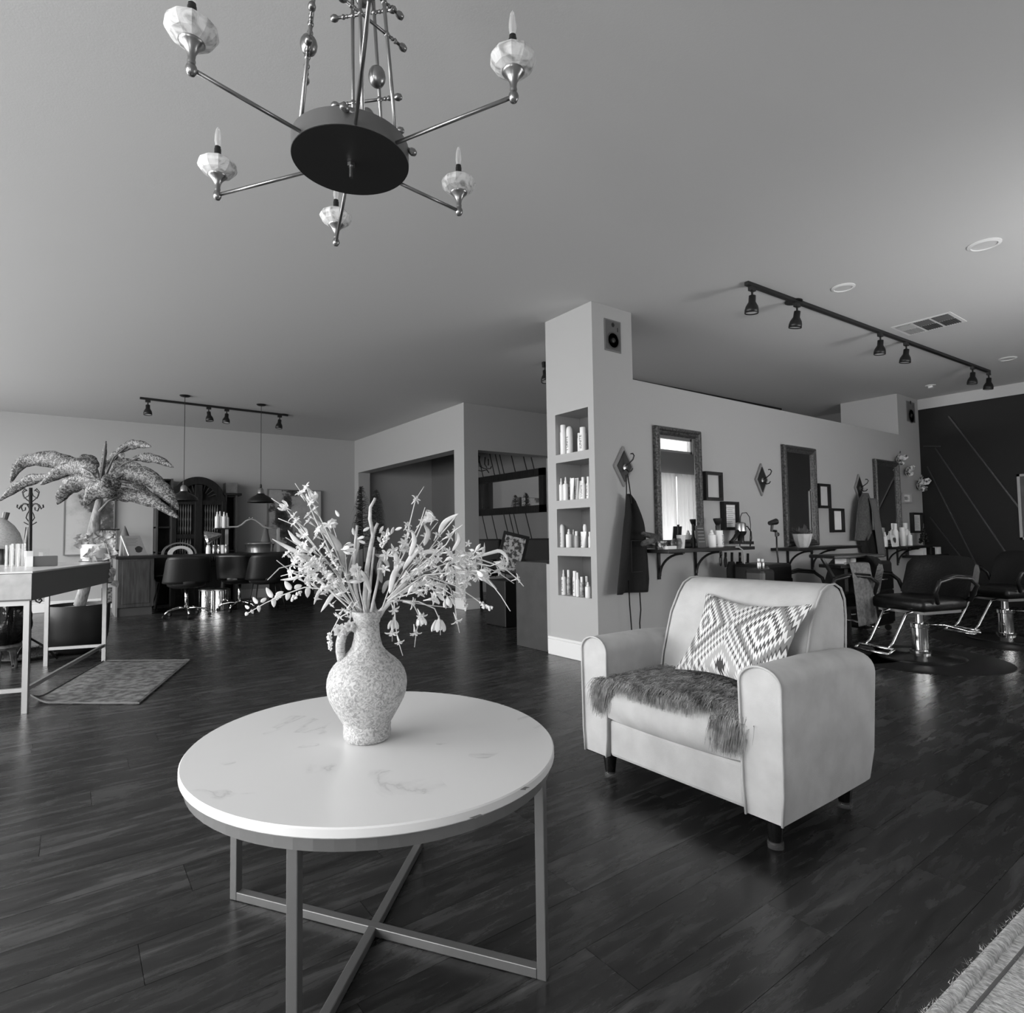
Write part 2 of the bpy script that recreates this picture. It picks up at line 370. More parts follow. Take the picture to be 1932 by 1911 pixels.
# column with four display niches, x 3.45..3.92, y 3.53..4.13
NZ = [(.525, .868), (.94, 1.276), (1.349, 1.681), (1.753, 2.109)]
cx0, cx1, cy0, cy1, ny0, ny1 = 3.45, 3.93, 3.525, 4.125, 3.592, 4.010
g = G().bb(cx0, cx1, cy0, ny0, 0, CE).bb(cx0, cx1, ny1, cy1, 0, CE).bb(cx0+.3, cx1, ny0, ny1, 0, CE)
zz = [0]+[v for n in NZ for v in n]+[CE]
for a, b in zip(zz[::2], zz[1::2]): g.bb(cx0, cx0+.3, ny0, ny1, a, b)
struct(g.out('wall_column', wallm))
g = G().bb(cx0+.292, cx0+.2995, ny0, ny1, NZ[0][0], NZ[3][1])
struct(g.out('trim_1', mat('niche_back_shade', 105, .8)))  # niche backs coloured darker to carry the shade inside the recesses
# low partition with mirrors, second column, dark right wall
YM = 3.525
struct(G().bb(cx1, 9.42, YM, YM+.16, 0, 2.394).out('wall_partition', wallm))
struct(G().bb(9.3, XR, YM, 4.45, 0, CE).out('wall_far_column', wallm)) if False else struct(G().bb(9.42, XR, YM, 4.3, 0, CE).out('wall_far_column', wallm))
g = G().bb(XR, XR+.15, YF-.15, YM, 0, 2.83); struct(g.out('wall_right', darkw))
struct(G().bb(XR-.01, XR+.15, YF-.15, YM, 2.83, CE).out('trim_2', ceilm))
wallgrid('wall_right_rear', 'x', XR, XR+.15, YM, YB, 0, CE, [(4.5, 5.6, 0, 2.5)], wall2)
struct(G().bb(XR+.15, XR+.2, 4.4, 5.7, 0, 2.6).out('door_1', darkw))
# room behind: wall x=4.56, wall y=7.32, inner wall x=6.3
TH = .24
wallgrid('wall_header', 'x', 4.56, 4.56+TH, 7.32, YB, 0, CE, [(7.6, 11.25, 0, 2.33)], wallm)
wallgrid('wall_rear_room', 'y', 7.32, 7.32+TH, 4.56+TH, XR, 0, CE, [(4.80, 6.3, 0, 2.31)], wallm)
sw = struct(G().bb(6.3, 6.45, 7.32+TH, YB, 0, CE).out('wall_slatted', wall2))
# diagonal black seams on that wall
for y in (7.75, 7.95, 8.28, 8.62, 8.75, 8.92, 9.3, 9.62, 9.95):
    for z0, z1 in ((.3, 1.43), (2.16, 2.9)):
        a = Vector((6.297, y-.37*(1.8-z0), z0)); b = Vector((6.297, y-.37*(1.8-z1), z1))
        if a.y > 7.6: G().bar(a, b, .006, .02, (0, 1, 0)).out('seam', blackm, sw)
def base(n, segs, z=.16, t=.016):
    g = G()
    for x0, x1, y0, y1 in segs: g.bb(x0, x1, y0, y1, 0, z-.025); g.bb(x0+.004*(x1-x0 > .1)*0, x1, y0, y1, z-.025, z)
    struct(g.out('baseboard_'+n, trimw, bevel=.006))
base('column', [(cx0-t, cx0, cy0-t, cy1+t) for t in (.018,)]+[(cx0, cx1, cy0-.018, cy0)])
base('partition', [(cx1, XR, YM-.016, YM)])
base('back', [(XL, 4.56, YB-.016, YB)])
base('header', [(4.56-.016, 4.56, 7.3, 7.6), (4.545, 4.56+TH, 7.304, 7.32), (4.545, 4.56, 11.25, YB)])
struct(G().bb(XR-.016, XR, YF, YM-.02, 0, .12).out('baseboard_right', darkw))
# thin diagonal battens on the dark wall, grazing light put into their paler colour
wr = bpy.data.objects['wall_right']
def batten(a, b): G().bar(P(*a, X=XR-.004), P(*b, X=XR-.004), .02, .03, (1, 0, 0)).out('batten', mat('charcoal_batten_lit', 42, .35), wr)
for a, b in (((1750, 880), (1850, 1080)), ((1765, 845), (1925, 1082)), ((1755, 975), (1838, 1082)), ((1790, 785), (1925, 960)), ((1742, 842), (1775, 842))): batten(a, b)
# ================================================================== coffee table
TC = Vector((.675, 1.562, 0)); TZ = .505; TR = .4915; KX, KY = .945, 1.058
t = thing('coffee_table', TC, 'round white marble-look coffee table on a thin grey metal X-shaped frame', 'table')
G().lathe([(TR-.003, TZ-.022), (TR, TZ-.019), (TR, TZ-.003), (TR-.003, TZ)], 96, TC, sx=KX, sy=KY).out('tabletop', marble, t, smooth=2)
g = G(); n = 72
for i in range(n):
    a0, a1 = 2*pi*i/n, 2*pi*(i+1)/n
    q = [TC+Vector((r*cos(a)*KX, r*sin(a)*KY, z)) for a in (a0, a1) for r in (TR-.03, TR-.012) for z in (TZ-.05, TZ-.0225)]
    g.add(q, [(2, 3, 7, 6), (0, 4, 5, 1), (0, 2, 6, 4), (1, 5, 7, 3)])
g.out('apron_ring', tubeg, t)
f1 = Vector((.925, 1.155, 0)); f2 = Vector((.412, 1.95, 0)); f3 = P(556, 1590, Z=.45); f3.z = 0
f4 = (f1+f2)-f3
for p in (f1, f2, f3, f4):
    d = (p-TC).normalized(); G().bar(p, p+Vector((0, 0, TZ-.04)), .024, .024, d).out('leg', tubeg, t, bevel=.002)
for k, (a, b) in enumerate(((f1, f2), (f3, f4))):
    d = (b-a).normalized(); z = Vector((0, 0, .0125+.0005*k)); G().bar(a+d*.0125+z, b-d*.0125+z, .024, .024-.002*k).out('floor_bar', tubeg, t, bevel=.002)
# chips on the edge
for px, py, w_ in ((990, 1487, .022), (900, 1540, .03)):
    q = P(px, py, Z=TZ+.0006); dd = (q-TC); dd.z = 0; q = Vector((q.x, q.y, TZ+.0004))
    G().prism([(-w_/2, -.004), (-w_/5, .006), (w_/8, .002), (w_/2, .005), (w_/3, -.005)], frame_m(q, Vector((-dd.y, dd.x, 0)), dd), .0005).out('chip', mat('chip_brown', 90, .8), t)
# ================================================================== jug
VC = Vector((.660, 1.570, TZ)); rv = Vector((rt.x, rt.y, 0)).normalized()
t = thing('stoneware_jug', VC, 'mottled pale stoneware jug with one loop handle on the white coffee table', 'jug')
prof = [(.053, 0), (.058, .003), (.062, .01), (.0635, .022), (.0625, .032), (.0635, .04), (.0615, .043), (.067, .052), (.077, .069), (.088, .088), (.098, .107), (.1045, .126), (.107, .147), (.1055, .166), (.100, .184), (.090, .200), (.076, .214), (.062, .2255), (.050, .237), (.0415, .249), (.0355, .272), (.0335, .293), (.0325, .312), (.035, .314), (.0375, .33), (.0405, .341), (.039, .345), (.035, .343), (.030, .33), (.027, .30), (.025, .26)]
G().lathe(prof, 56, VC).out('jug_body', jugm, t, smooth=True)
hp = [(-.022, .296), (-.036, .305), (-.050, .300), (-.060, .284), (-.065, .262), (-.065, .240), (-.062, .222), (-.058, .205)]
hp = [tuple(Vector(hp[k]).lerp(Vector(hp[k+1]), q/4)) for k in range(7) for q in range(4)]+[hp[7]]
G().tube([VC+(rv+Vector((fw.x, fw.y, 0)).normalized()*.35)*a*1.02+Vector((0, 0, z)) for a, z in hp], .0125, 14).out('handle', jugm, t, smooth=True)
# ================================================================== flower arrangement
DM = 1.655
t = thing('flower_arrangement', VC+Vector((0, 0, .32)), 'wide spray of dried white flowers, leaves and bare branches in the jug', 'flowers')
barkm = mat('pale_branch_bark', 165, .8, g2=215, scale=30, bump=.3)
stemm = mat('pale_stem', 205, .8)
petal = translucent('cream_petal', 238, .3)
leafl = mat('pale_dried_leaf', 158, .7, g2=198, scale=25)
leafl2 = mat('white_dried_leaf', 205, .7, g2=228, scale=25)
budm = mat('cream_bud', 228, .7)
def bq(x, y, dd=0): return P(x, y, d=DM+dd)
def stem(pts, r0, r1, m=None, name='stem', d0=0, d1=0):
    n = len(pts); r = [r0+(r1-r0)*i/(n-1) for i in range(n)]
    return G().tube([bq(x, y, d0+(d1-d0)*i/(n-1)) for i, (x, y) in enumerate(pts)], r, 7).out(name, m or stemm, t, smooth=True)
for pts, r0, r1 in (([(694, 1178), (690, 1150), (689, 1125), (693, 1071), (699, 1036), (704, 1011), (702, 997), (698, 979), (699, 957), (707, 943), (708, 939)], .0085, .0035),
                    ([(704, 1012), (708, 997), (713, 987)], .005, .004), ([(688, 1178), (682, 1160), (670, 1107), (668, 1062), (671, 1018), (674, 991)], .006, .0035),
                    ([(700, 1178), (708, 1166), (732, 1139), (754, 1112), (770, 1095)], .0085, .006), ([(693, 1150), (697, 1120), (700, 1089), (706, 1032)], .0055, .003),
                    ([(697, 1180), (703, 1140), (712, 1100), (718, 1060)], .005, .003)):
    stem(pts, r0, r1, barkm, 'branch')
FL = []  # flowers: x, y, size, kind
def ftube(x, y, tx, ty, sz=1.0, dd=0):  # trumpet flower pointing to tx,ty
    FL.append((x, y, tx, ty, sz, dd))
rnd = random.Random(3)
LS = [((557, 912), (569, 930), (580, 945), (640, 1080)), ((571, 915), (579, 921), (591, 950), (630, 1030), (680, 1160)), ((512, 940), (538, 957), (560, 985), (640, 1090), (683, 1165)),
      ((525, 978), (555, 990), (575, 1010), (640, 1085)), ((514, 1017), (560, 1040), (610, 1078), (670, 1150)), ((522, 1057), (545, 1075), (600, 1090), (675, 1165)), ((505, 1094), (527, 1072), (550, 1066), (600, 1078)),
      ((530, 1087), (551, 1081), (600, 1095), (672, 1160)), ((464, 1159), (500, 1138), (535, 1122), (575, 1108), (620, 1112), (660, 1140), (684, 1170)), ((539, 1014), (557, 1025), (600, 1058), (665, 1140)),
      ((626, 985), (640, 1030), (655, 1090), (686, 1165)), ((651, 1036), (655, 1090), (685, 1160)), ((625, 1226), (624, 1195), (640, 1165), (668, 1150), (690, 1170)), ((659, 1180), (662, 1160), (690, 1170)), ((633, 1151), (660, 1150), (690, 1168)),
      ((674, 1072), (680, 1120), (694, 1175)), ((605, 1097), (640, 1130), (680, 1170))]
RS = [((800, 918), (784, 943), (772, 992), (768, 1010)), ((802, 957), (793, 987), (770, 1030), (735, 1100)), ((805, 962), (798, 985), (775, 1040)), ((826, 985), (803, 1014), (770, 1060), (715, 1165)), ((873, 990), (858, 1001), (842, 1027), (790, 1070), (730, 1130)),
      ((902, 1037), (880, 1055), (830, 1080), (760, 1110)), ((970, 1101), (940, 1080), (905, 1065), (850, 1060), (770, 1090)), ((988, 1106), (976, 1092), (950, 1070), (890, 1050)), ((963, 1153), (945, 1124), (920, 1092), (880, 1078), (800, 1085), (730, 1135)),
      ((848, 1146), (810, 1142), (750, 1132), (725, 1140)), ((760, 1237), (750, 1205), (746, 1175), (744, 1140), (742, 1130)), ((740, 1210), (740, 1190), (745, 1160)), ((782, 1221), (786, 1190), (792, 1165), (780, 1140), (760, 1135)), ((831, 1198), (830, 1170), (820, 1148), (790, 1135), (750, 1132)),
      ((867, 1194), (862, 1170), (858, 1140), (850, 1110), (830, 1090)), ((922, 1148), (890, 1125), (860, 1105), (800, 1085)), ((858, 1001), (820, 1030), (780, 1060), (740, 1110)), ((759, 1032), (745, 1080), (715, 1165)), ((796, 1048), (760, 1090), (718, 1165)), ((837, 1037), (790, 1065), (740, 1120)),
      ((946, 1060), (925, 1068), (890, 1060)), ((855, 1124), (835, 1110), (800, 1095)), ((801, 1113), (775, 1120), (740, 1130)), ((716, 1165), (790, 1065), (830, 1010), (860, 975))]
for k, L_ in enumerate(LS+RS):
    dd = rnd.uniform(-.12, .10); pts = []
    for i in range(len(L_)-1):
        for j in range(3): u = j/3; pts.append((L_[i][0]*(1-u)+L_[i+1][0]*u, L_[i][1]*(1-u)+L_[i+1][1]*u))
    pts.append(L_[-1]); stem(pts, .0011, .0022, d0=dd, d1=dd*.15)
# leaf: a folded blade along a pixel spine
def leaf(sp, w_, m=None, dd=None, parent=None, name='leaf', d0=DM, n=10, fold=.1, up_=None, pfn=None):
    dd = rnd.uniform(-.08, .08) if dd is None else dd
    pts = [P(x, y, d=d0+dd*(1-i/(len(sp)-1)*.3)) for i, (x, y) in enumerate(sp)]
    sm = []
    for i in range(n+1):
        u = i/n*(len(pts)-1); k = min(int(u), len(pts)-2); f = u-k
        p0, p1, p2, p3 = pts[max(k-1, 0)], pts[k], pts[k+1], pts[min(k+2, len(pts)-1)]
        sm.append(.5*((2*p1)+(p2-p0)*f+(2*p0-5*p1+4*p2-p3)*f*f+(3*p1-p0-3*p2+p3)*f**3))
    vs = []; fs = []
    for i, p in enumerate(sm):
        d = (sm[min(i+1, n)]-sm[max(i-1, 0)]).normalized(); v = (p-EYE).normalized(); s_ = d.cross(v).normalized(); nn = s_.cross(d)
        u = i/n; w0 = w_*(sin(pi*min(1, u*1.02)**.8)**.75 if 0 < u < 1 else .03)
        if pfn: w0 = w_*pfn(u)*(1+.10*sin(u*27+len(sp)*1.7+w_*90)+.05*sin(u*61))
        vs += [p+s_*w0/2+nn*fold*w0, p+s_*w0*.25+nn*fold*w0*.3, p, p-s_*w0*.25+nn*fold*w0*.3, p-s_*w0/2+nn*fold*w0]
        if i: b = i*5; fs += [(b-5+j, b-4+j, b+1+j, b+j) for j in range(4)]
    return G().add(vs, fs).out(name, m or leafl, parent or t, smooth=True, solid=.0006)
for sp, w_ in (([(638, 1040), (620, 1010), (591, 976)], .028), ([(650, 1070), (640, 1030), (616, 1000)], .024), ([(600, 1062), (560, 1042), (514, 1017)], .02), ([(575, 1030), (560, 1022), (543, 1000)], .02), ([(636, 1112), (622, 1130), (605, 1155)], .018), ([(610, 1105), (600, 1120), (592, 1141)], .014),
               ([(575, 1085), (550, 1092), (529, 1094)], .012), ([(655, 1100), (665, 1060), (675, 1022), (664, 1000)], .02), ([(828, 1007), (840, 985), (865, 969)], .022), ([(853, 1040), (866, 1020), (864, 1005)], .017), ([(897, 1053), (912, 1045), (914, 1023)], .01), ([(880, 1056), (926, 1043), (945, 1040), (958, 1056), (952, 1074)], .014), ([(898, 1083), (915, 1092), (938, 1112)], .02),
               ([(735, 1120), (745, 1080), (765, 1060)], .022), ([(755, 1100), (775, 1085), (800, 1070), (813, 1060)], .02), ([(770, 1110), (800, 1100), (840, 1102)], .02), ([(740, 1130), (770, 1112), (790, 1118), (802, 1127)], .018), ([(722, 1120), (730, 1100), (745, 1098)], .018), ([(712, 1165), (706, 1145), (704, 1125)], .016),
               ([(720, 1100), (716, 1070), (722, 1045)], .022), ([(745, 1085), (748, 1055), (738, 1025)], .02), ([(772, 1050), (782, 1020), (776, 1000)], .02), ([(800, 1030), (808, 1005), (800, 990)], .02), ([(790, 1045), (815, 1040), (835, 1042)], .018), ([(735, 1070), (722, 1052), (704, 1045)], .018), ([(700, 1120), (690, 1090), (680, 1075)], .018), ([(760, 1075), (785, 1040), (800, 1035)], .022), ([(650, 1120), (640, 1085), (655, 1050)], .018)):
    leaf(sp, w_*.72, leafl if rnd.random() < .55 else leafl2)
for x, y, tx, ty, w_ in ((514, 1128, 502, 1108, .014), (516, 1128, 517, 1146, .013), (549, 1113, 537, 1096, .016), (545, 1118, 541, 1133, .014), (581, 1108, 580, 1128, .015), (575, 1100, 583, 1085, .012), (486, 1139, 477, 1126, .011), (488, 1142, 489, 1155, .01), (520, 1124, 535, 1116, .014), (492, 1136, 503, 1128, .011), (470, 1148, 462, 1142, .009), (467, 1155, 463, 1162, .01), (474, 1150, 478, 1158, .008), (555, 1110, 570, 1104, .015)):
    leaf([(x, y), ((x+tx)/2, (y+ty)/2), (tx, ty)], w_, leafl2, dd=-.03, n=5)
for x, y, a in ((685, 1002, 30), (688, 1012, 200), (725, 1015, 40), (730, 1010, 80), (735, 1018, 150), (716, 1005, 60), (712, 1012, 300), (738, 1008, 70), (690, 1025, 160), (668, 1010, 100), (745, 1000, 20), (640, 975, 120)):
    leaf([(x, y), (x+8*cos(radians(a)), y-8*sin(radians(a))), (x+15*cos(radians(a)), y-15*sin(radians(a)))], .009, leafl2, n=4)
# blossom meshes (built once, shared)
def petal_strip(g, a, r0, L_, w_, lift, curl, z0=0, n=4):
    vs = []; fs = []
    for i in range(n+1):
        u = i/n; r = r0+L_*u; z = z0+lift*u-curl*u*u; ww = w_*sin(pi*min(.97, .12+.85*u))**.8
        for sx, dz in ((-1, .0022), (0, 0), (1, .0022)):
            vs.append(Vector((r*cos(a)-sx*ww/2*sin(a), r*sin(a)+sx*ww/2*cos(a), z+dz)))
        if i: b = i*3; fs += [(b-3, b-2, b+1, b), (b-2, b-1, b+2, b+1)]
    g.add(vs, fs)
def blossom_mesh():
    g = G().lathe([(.0012, -.022), (.0018, -.012), (.0038, -.002)], 6)
    for k in range(5): petal_strip(g, 2*pi*k/5, .002, .0135+.002*(k % 2), .0078, .010, .008)
    for k in range(3): petal_strip(g, 2*pi*k/3+.5, .001, .006, .005, .009, .002)
    return g
def bell_mesh():
    g = G().lathe([(.0012, -.014), (.003, -.004), (.006, .002)], 6)
    for k in range(6):
        a = 2*pi*k/6; vs = []; fs = []
        for i in range(6):
            u = i/5; r = .005+.0125*sin(pi*min(1, u*.6+.05)); z = -.002+.027*u; w_ = .75*sin(pi*min(.93, .25+.62*u))**.7
            for q in (-1, 0, 1): th = a+q*w_*.55; rr = r*(1.06 if q == 0 else .97)+(k % 2)*.0015; vs.append(Vector((rr*cos(th), rr*sin(th), z-abs(q)*.002)))
            if i: b = i*3; fs += [(b-3, b-2, b+1, b), (b-2, b-1, b+2, b+1)]
        g.add(vs, fs)
    return g
def rose_mesh():
    g = G()
    for nr, L_, lift in ((3, .005, .016), (5, .009, .014), (6, .0125, .011), (7, .016, .006)):
        for k in range(nr): petal_strip(g, 2*pi*k/nr+nr, .001, L_, .011, lift, lift*.35)
    return g
def bud_mesh():
    return G().lathe([(.0006, -.012), (.001, -.006), (.0028, 0), (.0034, .004), (.0024, .009), (.0005, .013)], 6)
SH = {}
for nm, fn in (('blossom', blossom_mesh), ('bell_flower', bell_mesh), ('rose', rose_mesh), ('bud', bud_mesh)):
    o = fn().out(nm, petal, t, smooth=True, local=True); SH[nm] = o.data; bpy.data.objects.remove(o)
def put(nm, x, y, ax, sz=1, dd=None):
    dd = rnd.uniform(-.11, .06) if dd is None else dd
    p = P(x, y, d=DM+dd); o = bpy.data.objects.new(nm, SH[nm]); col.objects.link(o); o.parent = t
    tl = Vector(t.location); v = rt*ax[0]-up*ax[1]-fw*(ax[2] if len(ax) > 2 else .35); v.normalize()
    q = Vector((0, 0, 1)).rotation_difference(v).to_matrix().to_4x4() @ Matrix.Rotation(rnd.uniform(0, 6.28), 4, 'Z')
    o.matrix_local = Matrix.Translation(p-tl) @ q @ Matrix.Scale(sz, 4); return o
bl = [(579, 921), (568, 932), (591, 938), (588, 950), (593, 963), (583, 972), (538, 957), (555, 975), (560, 985), (583, 984), (602, 1001), (598, 1012), (626, 985), (620, 992), (576, 1012), (610, 1031), (557, 1061), (542, 1046), (600, 1072), (578, 1080), (551, 1080), (606, 1097), (579, 1095), (615, 1078), (591, 1040), (632, 1062), (625, 1044), (618, 1108), (570, 1066), (565, 1048), (590, 1085), (632, 1098), (563, 1090), (640, 1115), (575, 1030), (655, 1150), (662, 1160), (640, 1160), (588, 1060), (610, 1060), (598, 1092),
      (784, 943), (816, 980), (768, 992), (772, 1004), (766, 1014), (760, 1026), (796, 987), (803, 1014), (824, 1010), (858, 1001), (796, 1048), (837, 1037), (845, 1042), (810, 1064), (785, 1060), (857, 1060), (874, 1049), (878, 1065), (869, 1072), (894, 1064), (946, 1060), (905, 1078), (938, 1078), (976, 1092), (855, 1124), (801, 1113), (814, 1130), (824, 1113), (776, 1137), (743, 1149), (746, 1133), (740, 1192), (753, 1210), (794, 1161), (783, 1193), (862, 1170), (776, 1105), (830, 1030), (822, 1044), (800, 1070), (826, 1075), (842, 1068), (850, 1080), (790, 1078), (868, 1058), (880, 1082), (812, 1105), (835, 1118), (752, 1064), (728, 1048), (722, 1008), (878, 1098), (870, 1120), (790, 1036), (846, 1012), (725, 1075), (742, 1040), (895, 1075), (905, 1060)]
for x, y in bl:
    cx_, cy_ = 693, 1130; dx, dy = x-cx_, (y-cy_); l = hypot(dx, dy)
    if y > 1140: dx, dy = dx*.3, l
    put('blossom', x, y, (dx/l+rnd.uniform(-.4, .4), dy/l+rnd.uniform(-.4, .4), rnd.uniform(.1, .9)), rnd.uniform(.75, 1.15))
for _ in range(150):
    if _ % 2: q_ = rnd.random()**.6; x, y = 672-115*q_+rnd.gauss(0, 10), 1130-85*q_+rnd.gauss(0, 20)
    else: q_ = rnd.random()**.7; x, y = 745+165*q_+rnd.gauss(0, 10), 1100-45*q_+rnd.gauss(0, 17)
    sd_ = 1 if x > 693 else -1
    put('blossom' if _ % 3 else 'bud', x, y, (sd_*rnd.uniform(.1, 1), rnd.uniform(-1, .5), rnd.uniform(0, .8)), rnd.uniform(.55, .95) if _ % 3 else rnd.uniform(1, 1.6))
for x, y, ax, sz in ((828, 1172, (0, 1, .1), 1.15), (742, 1172, (0, 1, .2), .9), (794, 1166, (.2, 1, .3), .8), (651, 1036, (1, -.1, .3), .9), (576, 1010, (-.6, -.7, .5), .9), (942, 1064, (1, .3, .3), .9), (905, 1080, (.8, .4, .5), .9), (845, 1130, (.3, 1, .4), .9), (816, 978, (-1, -.4, .3), .9), (822, 1120, (.7, .6, .8), 1.0), (590, 944, (0, -1, .6), .9), (540, 958, (-.8, -.5, .3), .8)):
    put('bell_flower', x, y, ax, sz)
for x, y, sz in ((673, 1076, 1.15), (684, 1088, 1.05), (641, 1189, 1.1), (659, 1181, .95), (835, 1112, 1.1), (764, 1034, 1.0), (628, 988, .9)): put('rose', x, y, (rnd.uniform(-.4, .4), -.2, 1), sz)
for pts, r in (([(621, 1196), (624, 1226)], .006), ([(845, 1095), (860, 1098)], .006), ([(884, 1086), (899, 1096)], .006), ([(908, 1140), (930, 1150)], .0065), ([(868, 1095), (880, 1150)], .006), ([(520, 1128), (535, 1122)], .006), ([(550, 1130), (568, 1118)], .006), ([(600, 1070), (640, 1110)], .007), ([(590, 1050), (628, 1090)], .007), ([(720, 1030), (735, 1005)], .006), ([(618, 1040), (640, 1075)], .006)):
    g = G(); (x0, y0), (x1, y1) = pts; n = int(hypot(x1-x0, y1-y0)/2.2); dd = rnd.uniform(-.08, .02)
    for i in range(n):
        for j in range(3): g.sph(bq(x0+(x1-x0)*i/n, y0+(y1-y0)*i/n, dd)+Vector([rnd.uniform(-r, r)*.8 for _ in range(3)]), rnd.uniform(.0024, .0038), 5)
    g.out('bud_spike', budm, t, smooth=True, kind='stuff')
# ================================================================== chandelier
ZC = 2.13; CC = Vector((.632, 1.608, ZC)); RA = .468; RD = .163
t = thing('chandelier', CC, 'six-arm brushed metal chandelier with alabaster cups and a black round base plate', 'chandelier')
dr = G().lathe([(RD-.004, -.006), (RD, -.006), (RD, .042), (RD-.004, .042)], 64, CC).out('drum', mat('drum_grey_metal', 120, .4, metal=.7), t, smooth=2)
G().lathe([(.001, -.0075), (RD-.001, -.0075), (RD-.001, -.0055), (.001, -.0055)], 64, CC).out('base_plate', mat('black_plate', 34, .5), t, smooth=2)
G().lathe([(.011, -.018), (.011, -.008)], 6, CC).lathe([(.0055, -.05), (.0055, -.008)], 10, CC).out('centre_bolt', steel, t, smooth=2)
TIPS = [(361, 130), (969, 182), (410, 368), (866, 398), (634, 456)]
angs = [atan2(*((P(x, y, Z=ZC)-CC).yx)) for x, y in TIPS]
_q = P(699, -14, Z=ZC)-CC; angs.append(atan2(_q.y, _q.x))
RR = [(P(x, y, Z=ZC)-CC).xy.length for x, y in TIPS]+[_q.xy.length]
for a, ra in zip(angs, RR):
    d = Vector((cos(a), sin(a), 0)); tip = CC+d*ra; z = Vector((0, 0, 1))
    arm = G().tube([CC+d*(RD-.01), tip], .0052, 10).out('arm', nickel, t, smooth=True)
    q_ = lambda pr: [(r*.88, z*.78 if z > .0 else z) for r, z in pr]
    G().lathe(q_([(.001, -.017), (.009, -.014), (.0135, -.006), (.0145, 0), (.0125, .008), (.009, .014), (.0095, .018), (.0105, .022), (.009, .03), (.011, .045), (.018, .062), (.028, .074), (.0325, .08), (.032, .083), (.001, .083)]), 20, tip).out('cup_holder', nickel, t, smooth=True)
    G().lathe(q_([(.02, .078), (.034, .08), (.052, .092), (.063, .108), (.066, .118), (.062, .130), (.05, .141), (.032, .147), (.012, .148)]), 11, tip).out('alabaster_cup', alab, t, smooth=False)
    sl = G().lathe(q_([(.0115, .146), (.0115, .19), (.010, .193), (.010, .2), (.001, .2)]), 12, tip).out('candle_sleeve', black, t, smooth=2)
    b = G().lathe(q_([(.008, .196), (.009, .21), (.0115, .222), (.0105, .245), (.007, .27), (.001, .285)]), 12, tip).out('bulb', bulbm, t, smooth=True)
    G().tube([tip+z*.158, tip+z*.21+rv*.003], .0008, 5).tube([tip+z*.158, tip+z*.21-rv*.003], .0008, 5).out('filament', steel, b)
# three hanging ladders of rods, crossbars with ball finials and a ball between them
topz = CE-.02
def ladder(a0, span, rows, r0=RD-.02, r1=.07):
    e1 = Vector((cos(a0-span), sin(a0-span), 0)); e2 = Vector((cos(a0+span), sin(a0+span), 0)); zv = Vector((0, 0, 1)); H_ = topz-ZC-.02
    def pt(e, h): return CC+e*(r0+(r1-r0)*h/H_)+zv*(.02+h)
    for e in (e1, e2): G().tube([pt(e, -.015), pt(e, H_)], .0055, 8).out('hanging_rod', nickel, t, smooth=True)
    for h in rows:
        a, b = pt(e1, h), pt(e2, h); d = (b-a).normalized(); L_ = (b-a).length
        c = G().tube([a-d*.045, b+d*.045], .0045, 8)
        for s_, p in ((-1, a), (1, b)):
            q = p+d*s_*.03; c.sph(q, .0075, 8); q = p+d*s_*.018; c.sph(q, .006, 8); c.sph(p, .009, 8)
            c.lathe([(.003, .04), (.004, .045), (.0095, .052), (.011, .06), (.008, .069), (.001, .072)], 12, p, d*s_)
        c.out('crossbar', nickel, t, smooth=True)
    for h0, h1 in zip(rows[::2], rows[1::2]):
        m_ = (pt(e1, (h0+h1)/2)+pt(e2, (h0+h1)/2))/2; G().sph(m_, .024, 16, 1.25).out('ball', nickel, t, smooth=True)
ladder(radians(165), .14, [.24, .34]); ladder(radians(285), .42, [.01, .33, .43]); ladder(radians(45), .36, [.14, .24, .5, .6])
G().lathe([(.002, -.05), (.03, -.045), (.07, -.02), (.075, 0)], 32, (CC.x, CC.y, CE)).out('ceiling_canopy', nickel, t, smooth=2)
# ================================================================== armchair
AX0, AX1, AY0, AY1 = 1.87, 2.57, 1.075, 2.02; aw = .155
t = thing('armchair', (2.2, 1.55, 0), 'pale velvet armchair with piped edges and short black legs', 'armchair')
def armprof(w0, z0, z1, r):
    pts = [(-w0/2+.012, z0), (w0/2-.012, z0), (w0/2-.004, z0+.1), (w0/2, z1-r)]
    pts += [(w0/2*cos(a), z1-r+r*sin(a)) for a in [pi*i/12 for i in range(1, 12)]]
    return pts+[(-w0/2, z1-r), (-w0/2+.004, z0+.1)]
def loft(sec, name, m, smooth=True, **k):
    n = len(sec[0]); vs = [p for q in sec for p in q]; fs = [(i*n+j, i*n+(j+1) % n, (i+1)*n+(j+1) % n, (i+1)*n+j) for i in range(len(sec)-1) for j in range(n)]
    fs += [tuple(range(n))[::-1], tuple(range((len(sec)-1)*n, len(sec)*n))]
    return G().add(vs, fs).out(name, m, t, smooth=2, **k)
for yc, nm in ((AY0+aw/2, 0), (AY1-aw/2, 1)):
    secs = []
    pr = armprof(aw, .095, .6, .06)
    for x, sc2, dz in ((AX0+.006, .92, -.006), (AX0, .97, -.002), (AX0+.01, 1, 0), (2.2, 1.03, 0), (2.5, 1.0, -.015), (AX1-.02, .97, -.03), (AX1, .9, -.045)):
        taper = [(Vector((x+.09*max(0, (.3-z)/.3)*(-(x-2.2)/.37 if x > 2.2 else 0)*.9, yc+y*sc2, z+dz*(z > .3)))) for y, z in pr]
        secs.append(taper)
    a_ = loft(secs, 'arm', velvet)
    pts = [Vector((AX0-.001, yc+y*.985, z-.002)) for y, z in pr[1:]]+[Vector((AX0-.001, yc+pr[0][0], pr[0][1]))]
    G().tube(pts, .0045, 6).out('piping', velvet, a_, smooth=True)
yi0, yi1 = AY0+aw-.004, AY1-aw+.004
